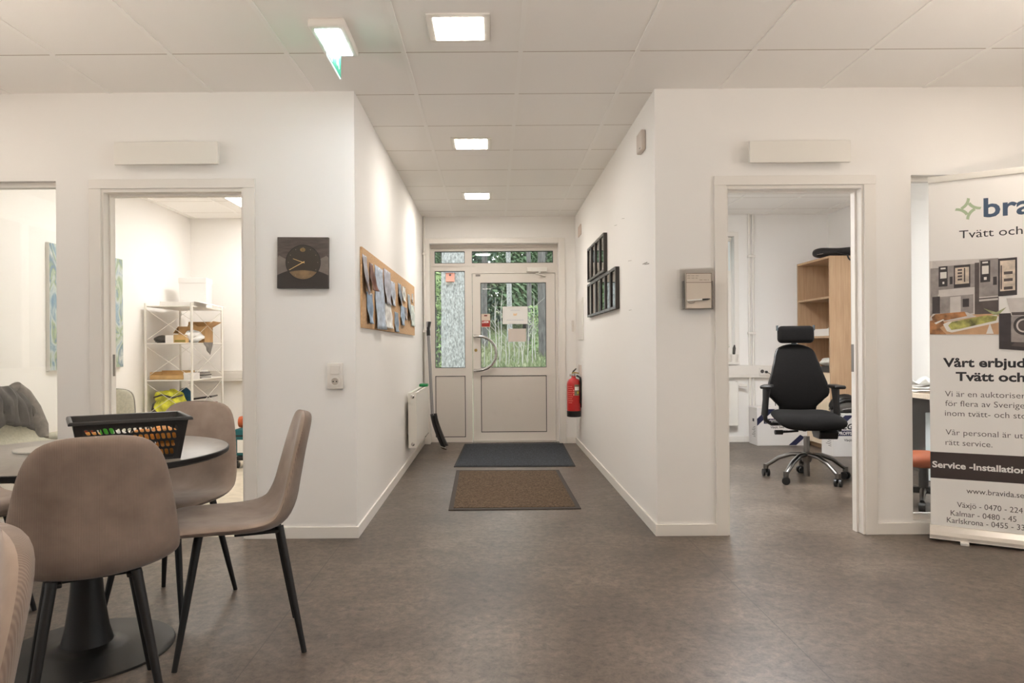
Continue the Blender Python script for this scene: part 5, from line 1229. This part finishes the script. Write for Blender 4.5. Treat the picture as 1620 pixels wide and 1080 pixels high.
def btext(s, px, py, pxh, mt, bold=0, sx=1.0, nm='lettering', pxr=None):
    """baseline starts at photo point px,py; pxh = photo cap height; pxr = photo x where the string ends"""
    u, z = bu(px, py); z2 = bu(px, py-pxh)[1]; size = (z2-z)/0.70
    o = text(s, size, mt, t, (0, 0, 0), bold=bold*size)
    xs = [v.co.x for v in o.data.vertices]; w0 = max(xs)-min(xs); k = sx
    if pxr: k = (bu(pxr, py)[0]-u)/w0
    for v in o.data.vertices: v.co = Vector((u+(v.co.x-min(xs))*k, yB, z+v.co.z))
    o.name = nm; return o
# logo mark: four curved bars round a white star
lu, lz = bu(1531.5, 330.5); S = bu(1551, 330)[0]-lu
lm = MB()
def arm(rot, flip):
    pts = []
    def P(r, a): 
        x, y = r*cos(a), r*sin(a)
        if flip: x = -x
        c, s = cos(rot), sin(rot); return (lu+S*(x*c-y*s), lz+S*(x*s+y*c))
    out = [(1.0, 0.13), (0.62, 0.22), (0.36, 0.40), (0.20, 0.62), (0.14, 1.02)]; inn = [(-0.12, 1.02), (-0.09, 0.62), (0.10, 0.30), (0.30, 0.13), (0.55, 0.02)]
    return None
for q_ in range(4):
    # concave quarter band between tip q and tip q+1
    a = q_*pi/2; c, s = cos(a), sin(a)
    band = []
    for k in range(11):      # outer concave edge from (1,.10) to (.10,1), centre (1.1,1.1)
        th_ = pi*1.5-pi/2*k/10; band.append((1.08+1.0*cos(th_), 1.08+1.0*sin(th_)))
    inn = []
    for k in range(11):
        th_ = pi*1.5-pi/2*k/10; inn.append((1.0+1.18*cos(th_)*0.98-0.0, 1.0+1.18*sin(th_)*0.98))
    cut = 7 if q_ % 2 == 0 else 11
    poly = band+inn[::-1]
    sel = [(x, y) for x, y in band if True]+[(x, y) for x, y in inn[::-1][(0 if q_ % 2 else 0):]]
    # one end kept wide (arm), the other cut square to leave the gap of the mark
    lo = 3
    b2 = band[:-lo]; i2 = inn[:-lo]
    sel = b2+i2[::-1]
    lm.prism([(lu+S*1.0*(x*c-y*s), lz+S*1.0*(x*s+y*c)) for x, y in sel], 0.0004, (0, yB+0.0003, 0))
lm.build('logo_mark', M['logogreen'], t)
btext('bravida', 1556, 343.5, 29.5, M['logoblue'], 0.02, 1.15, 'logo_lettering')
btext('Tvätt och', 1517.5, 377.5, 12.5, M['ink'], 0.0, nm='tagline_lettering', pxr=1618)
btext('Vårt erbjudande', 1492, 580, 13.5, M['ink'], 0.03, 1.16, 'heading_lettering')
btext('Tvätt och', 1512, 602, 13.5, M['ink'], 0.03, nm='heading_lettering', pxr=1622)
for s, px, py, pxr in (('Vi är en auktoriserad', 1495, 627, None), ('för flera av Sveriges', 1495.5, 642, None), ('inom tvätt- och sto', 1495, 657.5, None), ('Vår personal är utb', 1496, 687.5, None), ('rätt service.', 1496, 703.5, 1570)):
    btext(s, px, py, 9.0, M['greyink'], -0.006, 1.04, 'body_lettering', pxr)
za0, za1 = bu(1469, 755)[1], bu(1469, 714)[1]
MB().prism([(0.0, za0), (BWd, za0+0.01), (BWd, za1+0.01), (0.0, za1)], 0.0005, (0, yB+0.0004, 0)).build('dark_band', M['bannerdark'], t)
yB = -0.0024
btext('Service -Installation', 1475, 738.5, 9.5, M['paper'], 0.028, 1.12, 'band_lettering')
yB = -0.0019
btext('www.bravida.se', 1529, 780, 8.5, M['greyink'], 0.0, nm='web_address', pxr=1620)
for s, px, py, pxr in (('Växjö - 0470 - 224', 1514, 802, 1618), ('Kalmar - 0480 - 45', 1504, 815, 1608), ('Karlskrona - 0455 - 33', 1498, 826, 1621)):
    btext(s, px, py, 8.5, M['greyink'], 0.0, nm='phone_line', pxr=pxr)
# printed kitchen photograph
def pr(*pts): return [(max(0.002, bu(*p)[0]), bu(*p)[1]) for p in pts]
PM = {k: mat('print_'+k, c, 0.6, var=v, scale=22) for k, c, v in (('wall', (214, 208, 202), 0.0), ('steel', (150, 143, 140), 0.10), ('pale', (206, 200, 196), 0.03), ('dark', (60, 54, 56), 0.1), ('glow', (206, 192, 176), 0.15),
      ('table', (200, 160, 124), 0.06), ('bread', (150, 106, 70), 0.35), ('salad', (150, 148, 84), 0.4), ('white', (230, 226, 220), 0.0), ('shadow', (84, 76, 74), 0.1), ('green', (142, 148, 110), 0.3))}
ph = MB(); order = list(PM); lay = [0]
def ply(k, *pts):
    ph.m = order.index(k); lay[0] += 1
    ph.prism(pr(*pts), 0.0003, (0, -0.0017-0.00006*lay[0], 0))
def rc(k, x0, y0, x1, y1, sl=-0.085): ply(k, (x0, y1+(0)), (x1, y1+(x1-x0)*sl), (x1, y0+(x1-x0)*sl), (x0, y0))
ply('pale', (1466, 529), (1580, 529), (1580, 408), (1466, 413.5))
rc('wall', 1465, 414, 1475, 498)
rc('steel', 1472, 425, 1485, 500); rc('steel', 1485, 422, 1542, 459); rc('shadow', 1542, 416, 1549, 498)
rc('pale', 1484, 466, 1542, 469); rc('steel', 1487, 470, 1540, 500); rc('pale', 1503, 470, 1520, 499); rc('dark', 1475, 470, 1487, 499)
rc('steel', 1549, 411, 1579, 470); rc('shadow', 1549, 472, 1580, 500); rc('pale', 1549, 474, 1579, 477)
rc('dark', 1485, 422, 1499, 454); rc('white', 1487.5, 431, 1497.5, 441); rc('white', 1491, 446, 1494, 449.5); rc('white', 1488, 424, 1496, 426.5)
rc('dark', 1509, 420.5, 1535, 456); rc('glow', 1511, 424, 1533, 450)
for y in range(4): rc('shadow', 1515, 426+y*5, 1522, 429+y*5)
rc('shadow', 1525, 424, 1527, 446)
rc('dark', 1551, 413, 1566.5, 447); rc('white', 1553.5, 421, 1564, 434); rc('white', 1556.5, 438.5, 1561, 443); rc('white', 1554, 414.5, 1563, 417)
rc('dark', 1502.5, 438, 1507, 450); rc('dark', 1571, 438, 1577, 451); rc('dark', 1523, 473, 1533, 486)
rc('dark', 1579, 409.5, 1609, 469); rc('glow', 1582, 413, 1606, 461)
for y in (430, 441, 454): rc('shadow', 1588, y, 1602, y+4.5)
rc('shadow', 1583, 420, 1585, 458)
ply('table', (1466, 529), (1580, 529), (1580, 496), (1466, 500))
ply('pale', (1466, 503), (1476, 496.5), (1530, 494), (1545, 501), (1500, 508), (1470, 510))
ply('bread', (1474, 502), (1480, 497), (1526, 493), (1530, 500), (1496, 507), (1476, 508))
ply('bread', (1466, 508), (1490, 503), (1495, 514), (1484, 520), (1466, 521)); ply('white', (1478, 511), (1492, 505), (1494, 506), (1481, 513))
ply('white', (1492, 513), (1500, 509), (1576, 498), (1580, 501), (1580, 510), (1506, 526), (1498, 524))
ply('salad', (1500, 515), (1506, 509), (1560, 499), (1578, 500), (1576, 507), (1520, 520), (1505, 522))
ply('bread', (1466, 529), (1466, 521), (1476, 516), (1486, 518), (1497, 529)); ply('green', (1556, 488), (1576, 494), (1592, 486), (1580, 498), (1572, 498))
ply('white', (1560, 528), (1566, 511), (1572, 528))
# second printed photo: front-loading washer
ply('dark', (1580.5, 552), (1640, 556), (1640, 494), (1580.5, 496)); ply('steel', (1599.5, 541), (1640, 542), (1640, 499), (1599.5, 500.5)); ply('pale', (1600, 500), (1640, 499), (1640, 470), (1592, 472)); 
ply('shadow', (1601, 499), (1640, 498), (1640, 493), (1600, 494)); 
cw = [(1620+17*cos(k*pi/12), 515+15*sin(k*pi/12)) for k in range(24)]; ply('dark', *cw[::-1]); ply('pale', *[(1620+12.5*cos(k*pi/12), 515+11*sin(k*pi/12)) for k in range(24)][::-1]); ply('shadow', *[(1620+9.5*cos(k*pi/12), 515+8.5*sin(k*pi/12)) for k in range(24)][::-1])
ply('shadow', (1599.5, 547), (1640, 551), (1640, 543), (1606, 541))
ph.build('printed_photo', [PM[k] for k in order], t)

# ================================================================== OUTSIDE
def gz(y): return -0.05 if y < 11 else -0.05+0.088*(y-11)
m = MB(); m.grid(lambda u, v: (-60+120*u, 8.46+70*v, gz(8.46+70*v)+0.15*sin(u*37)*max(0, v-0.1)), 40, 40)
o = m.build('meadow', M['grass']); o['kind'] = 'structure'; o.name = 'floor_outdoor_meadow'
rnd = random.Random(5); m = MB()
for i in range(9000):
    y = 16+26*rnd.random()**1.3; x = (rnd.uniform(-0.13, 0.12))*y*1.1; z = gz(y); h = rnd.uniform(0.08, 0.26); a = rnd.uniform(0, pi); w_ = 0.02
    m.add([(x-w_*cos(a), y-w_*sin(a), z-0.02), (x+w_*cos(a), y+w_*sin(a), z-0.02), (x+rnd.uniform(-.12, .12), y+rnd.uniform(-.1, .1), z+h)], [(0, 1, 2)])
o = m.build('meadow_grass', M['blade'], fix=False); tag(o, 'long pale green grass growing on the slope beyond the entrance door', 'grass', kind='stuff')
def trunk_mesh(r0, r1, h, seed, n=18, rows=24, wob=0.04):
    rr = random.Random(seed); px, py = rr.uniform(0, 6), rr.uniform(0, 6); m = MB()
    m.grid(lambda u, v: ((r0+(r1-r0)*u)*cos(2*pi*v)*(1+0.05*sin(9*v*2*pi+u*20))+wob*sin(u*5+px)*u*3, (r0+(r1-r0)*u)*sin(2*pi*v)*(1+0.04*sin(7*v*2*pi))+wob*sin(u*4+py)*u*3, h*u-0.1), rows, n)
    return m
# big birch with nest box
bq = atY(716, 500, 15.5)
t = thing('birch_tree', 'thick pale speckled tree trunk behind the side light, carrying a bird box', 'tree', (bq.x+0.03, 15.5, gz(15.5)))
trunk_mesh(0.285, 0.20, 9, 2, 28, 40, 0.0).build('trunk', M['bark'], t, smooth=True)
np_ = atY(712.5, 446, 15.2)
nb = thing('bird_box', 'salmon pink bird nest box with grey roof hung on the thick tree trunk', 'bird box', (np_.x, 15.18, np_.z))
MB().box((-0.09, -0.06, 0), (0.09, 0.1, 0.2)).build('box_body', M['salmon'], nb, bevel=0.004)
MB().lathe([(0.001, -0.003), (0.024, -0.003), (0.024, 0)], (0, -0.06, 0.14), 16, 'Y').build('entrance_hole', M['ink'], nb)
MB().prism([(-0.12, 0.19), (0.12, 0.19), (0.12, 0.215), (-0.12, 0.23)], 0.24, (0, 0.12, 0), (1, 0, 0), (0, 0, 1)).build('roof', mat('grey_felt', (130, 136, 146), 0.8), nb)
MB().box((-0.11, 0.06, -0.05), (0.11, 0.1, 0.26)).build('mounting_board', M['stem'], nb)
def bare_trunk(px, Y, r, h, label, grp, mt, seed, crown=None):
    q = atY(px, 520, Y); t = thing('forest_tree', label, 'tree', (q.x, Y, gz(Y)), 0, grp)
    trunk_mesh(r, r*0.6, h, seed).build('trunk', mt, t, smooth=True)
    if crown: crown(t, h, seed)
    return t
def spruce_mesh(h, seed, dens=1.0, r=0.24):
    rr = random.Random(seed); m = MB(); n = int(34*dens)
    for i in range(n):
        f = (i+0.5)/n; z = h*(0.10+0.9*f); L_ = (1-f)**0.85*h*r*rr.uniform(0.75, 1.15)+0.15; k = 7
        a0 = rr.uniform(0, 6.28)
        for j in range(k):
            a = a0+2*pi*j/k+rr.uniform(-.25, .25); dx, dy = cos(a), sin(a); dr = rr.uniform(0.18, 0.42)
            for q in range(7):
                s = (q+1)/7; x, y, zz = dx*L_*s, dy*L_*s, z-dr*L_*s*s
                w_ = 0.16*L_*(1.1-s*0.75); hang = 0.16*L_*(1.1-0.6*s)+0.06
                m.add([(x-dy*w_*0.2, y+dx*w_*0.2, zz), (x+dx*L_*0.12+rr.uniform(-.05, .05), y+dy*L_*0.12, zz-hang*0.2), (x+dy*w_, y-dx*w_, zz-hang*rr.uniform(.6, 1.2))], [(0, 1, 2)])
                m.add([(x+dy*w_*0.2, y-dx*w_*0.2, zz), (x+dx*L_*0.12, y+dy*L_*0.12+rr.uniform(-.05, .05), zz-hang*0.2), (x-dy*w_, y+dx*w_, zz-hang*rr.uniform(.6, 1.2))], [(0, 1, 2)])
    return m
GT = 'spruces in the forest beyond the door'
protos = []
for s, mt in ((1, M['needle']), (2, M['needle2']), (3, M['needle'])):
    t = thing('spruce_tree', 'green spruce in the forest edge beyond the meadow', 'tree', (0, 0, 0), 0, GT)
    trunk_mesh(0.17, 0.03, 10.5, s).build('trunk', M['greybark'], t, smooth=True)
    spruce_mesh(11, s, 1.0, 0.22 if s != 2 else 0.17).build('foliage', mt, t, fix=False); protos.append(t)
spots = [(700, 30, 0), (722, 36, 1), (683, 40, 1), (745, 33, 1), (812, 40, 2), (833, 34, 0), (862, 32, 2), (880, 42, 0), (740, 54, 0), (690, 56, 2), (900, 50, 2), (660, 48, 0)]
used = set()
for i, (px, Y, k) in enumerate(spots):
    o = protos[k] if k not in used else copy_tree(protos[k]); used.add(k)
    q = atY(px, 520, Y); o.location = (q.x, Y, gz(Y)-0.1); o.rotation_euler = (0, 0, i*1.3); sc_ = 0.75+0.07*((i*5) % 7); o.scale = (sc_, sc_, sc_)
bare_trunk(733.5, 19, 0.20, 9, 'smooth grey tree trunk just right of the speckled trunk', None, M['greybark'], 4)
bare_trunk(859, 21, 0.13, 9, 'grey-green tree trunk at the right edge of the door glass', None, M['greybark'], 5)
bare_trunk(767, 24, 0.11, 9, 'slim dark tree trunk near the left edge of the door glass', None, M['greybark'], 6)
bare_trunk(806, 26, 0.10, 9, 'pale birch trunk with flaking bark above the white notice', None, M['bark'], 7)
bare_trunk(837, 25, 0.09, 9, 'slim grey tree trunk right of the white notice', None, M['greybark'], 8)
# leafy bush left of the big trunk
def bush(px, Y, w_, h, n, mt, label, seed):
    q = atY(px, 520, Y); t = thing('leafy_bush', label, 'bush', (q.x, Y, gz(Y))); rr = random.Random(seed); m = MB()
    for i in range(n):
        a = rr.uniform(0, 6.28); r_ = w_*rr.random()**0.6; z = h*rr.random(); x, y = r_*cos(a), r_*sin(a); s = rr.uniform(0.03, 0.08)
        d = Vector((rr.gauss(0, 1), rr.gauss(0, 1), rr.gauss(0, 1))).normalized(); e = d.orthogonal().normalized()
        m.add([Vector((x, y, z))-e*s*0.4, Vector((x, y, z))+d*s, Vector((x, y, z))+e*s*0.4, Vector((x, y, z))-d*s*0.8], [(0, 1, 2, 3)])
    m.build('foliage', mt, t, fix=False)
    m = MB()
    for i in range(7): a = i*0.9; m.tube([(0, 0, -0.05), (w_*0.5*cos(a), w_*0.5*sin(a), h*0.75)], [0.03, 0.008], 6)
    m.build('stems', M['greybark'], t)
bush(693, 18.5, 0.55, 2.6, 1500, M['leafy'], 'light green leafy bush left of the speckled trunk', 1)
bush(858, 22, 0.45, 1.5, 900, M['leafy'], 'green bush at the right edge of the door glass', 2)
# saplings
rnd = random.Random(9)
for i, (px, top) in enumerate(((777, 500), (784, 470), (790, 505), (793, 460), (806, 545), (814, 548), (821, 540), (825, 560), (829, 555), (836, 500), (843, 465), (846, 510), (768, 540), (799, 560))):
    Y = 17.5+2.5*rnd.random(); q0 = atY(px+rnd.uniform(-2, 2), 585, Y); q1 = atY(px+rnd.uniform(-2.5, 2.5), top, Y); zg = gz(Y)
    h = max(0.8, q1.z-zg); dx = (q1.x-q0.x)
    m = MB(); m.tube([(0, 0, -0.05), (dx*0.2+rnd.uniform(-.03, .03), 0, h*0.35), (dx*0.7+rnd.uniform(-.03, .03), 0, h*0.7), (dx, 0, h)], [0.012, 0.011, 0.009, 0.004], 8)
    for k in range(3): z = h*(0.55+0.13*k); m.tube([(dx*0.7, 0, z), (dx*0.7+rnd.uniform(-.3, .3), rnd.uniform(-.2, .2), z+0.25)], [0.007, 0.003], 5)
    o = m.build('birch_sapling', M['stem'], smooth=True); o.location = (q0.x, Y, zg)
    tag(o, 'thin pale sapling stem on the slope beyond the door glass', 'sapling', 'birch saplings on the slope')

# notices stuck on the door glass
YG = YD+0.0275
def notice(a, b, name, label, mt):
    A, B = atY(*a, YG), atY(*b, YG); t = thing(name, label, 'notice', ((A.x+B.x)/2, YG, B.z)); W_, Hh = B.x-A.x, A.z-B.z
    MB().box((-W_/2, -0.0012, 0), (W_/2, -0.0002, Hh)).build('sheet', mt, t); return t, W_, Hh
t, W_, Hh = notice((795, 485), (835, 512.5), 'paper_notice', 'white landscape paper notice on the glass of the entrance door', M['paper'])
pg = mat('pale_grey_print', (206, 208, 212), 0.7)
m = MB(); m2 = MB()
for k in range(12): m.box((-0.055+0.0095*k, -0.0018, Hh*0.76), (-0.055+0.0095*k+0.006, -0.0012, Hh*0.80))
for k in range(20): m2.box((-0.1+0.0102*k, -0.0018, Hh*0.20), (-0.1+0.0102*k+0.007, -0.0012, Hh*0.25))
m.build('printed_lines', pg, t); m2.build('printed_lines', pg, t)
MB().prism([(-0.02, 0), (0.015, 0), (0.025, 0.03), (0.0, 0.02), (-0.022, 0.028)], 0.0006, (0, -0.0012, Hh*0.48)).build('printed_emblem', mat('pale_orange_print', (236, 202, 160), 0.7), t)
notice((804, 520), (832.5, 540.5), 'paper_notice', 'blank beige paper notice under the white one on the door glass', mat('beige_paper', (216, 204, 194), 0.7))
t, W_, Hh = notice((761.5, 496.5), (775.5, 517.5), 'alarm_sticker', 'red and beige alarm sticker at the left edge of the door glass', mat('sticker_beige', (214, 196, 178), 0.6))
MB().box((-W_/2+0.003, -0.0018, 0.005), (W_/2-0.003, -0.0012, Hh*0.5)).build('red_field', mat('sticker_red', (176, 44, 34), 0.5), t)
text('LARM', 0.036, M['paper'], t, (-W_/2+0.007, -0.0022, Hh*0.31), bold=0.001, sx=0.86)
MB().box((-0.018, -0.0018, Hh*0.82), (0.018, -0.0012, Hh*0.91)).build('printed_eye', M['darkred'], t)
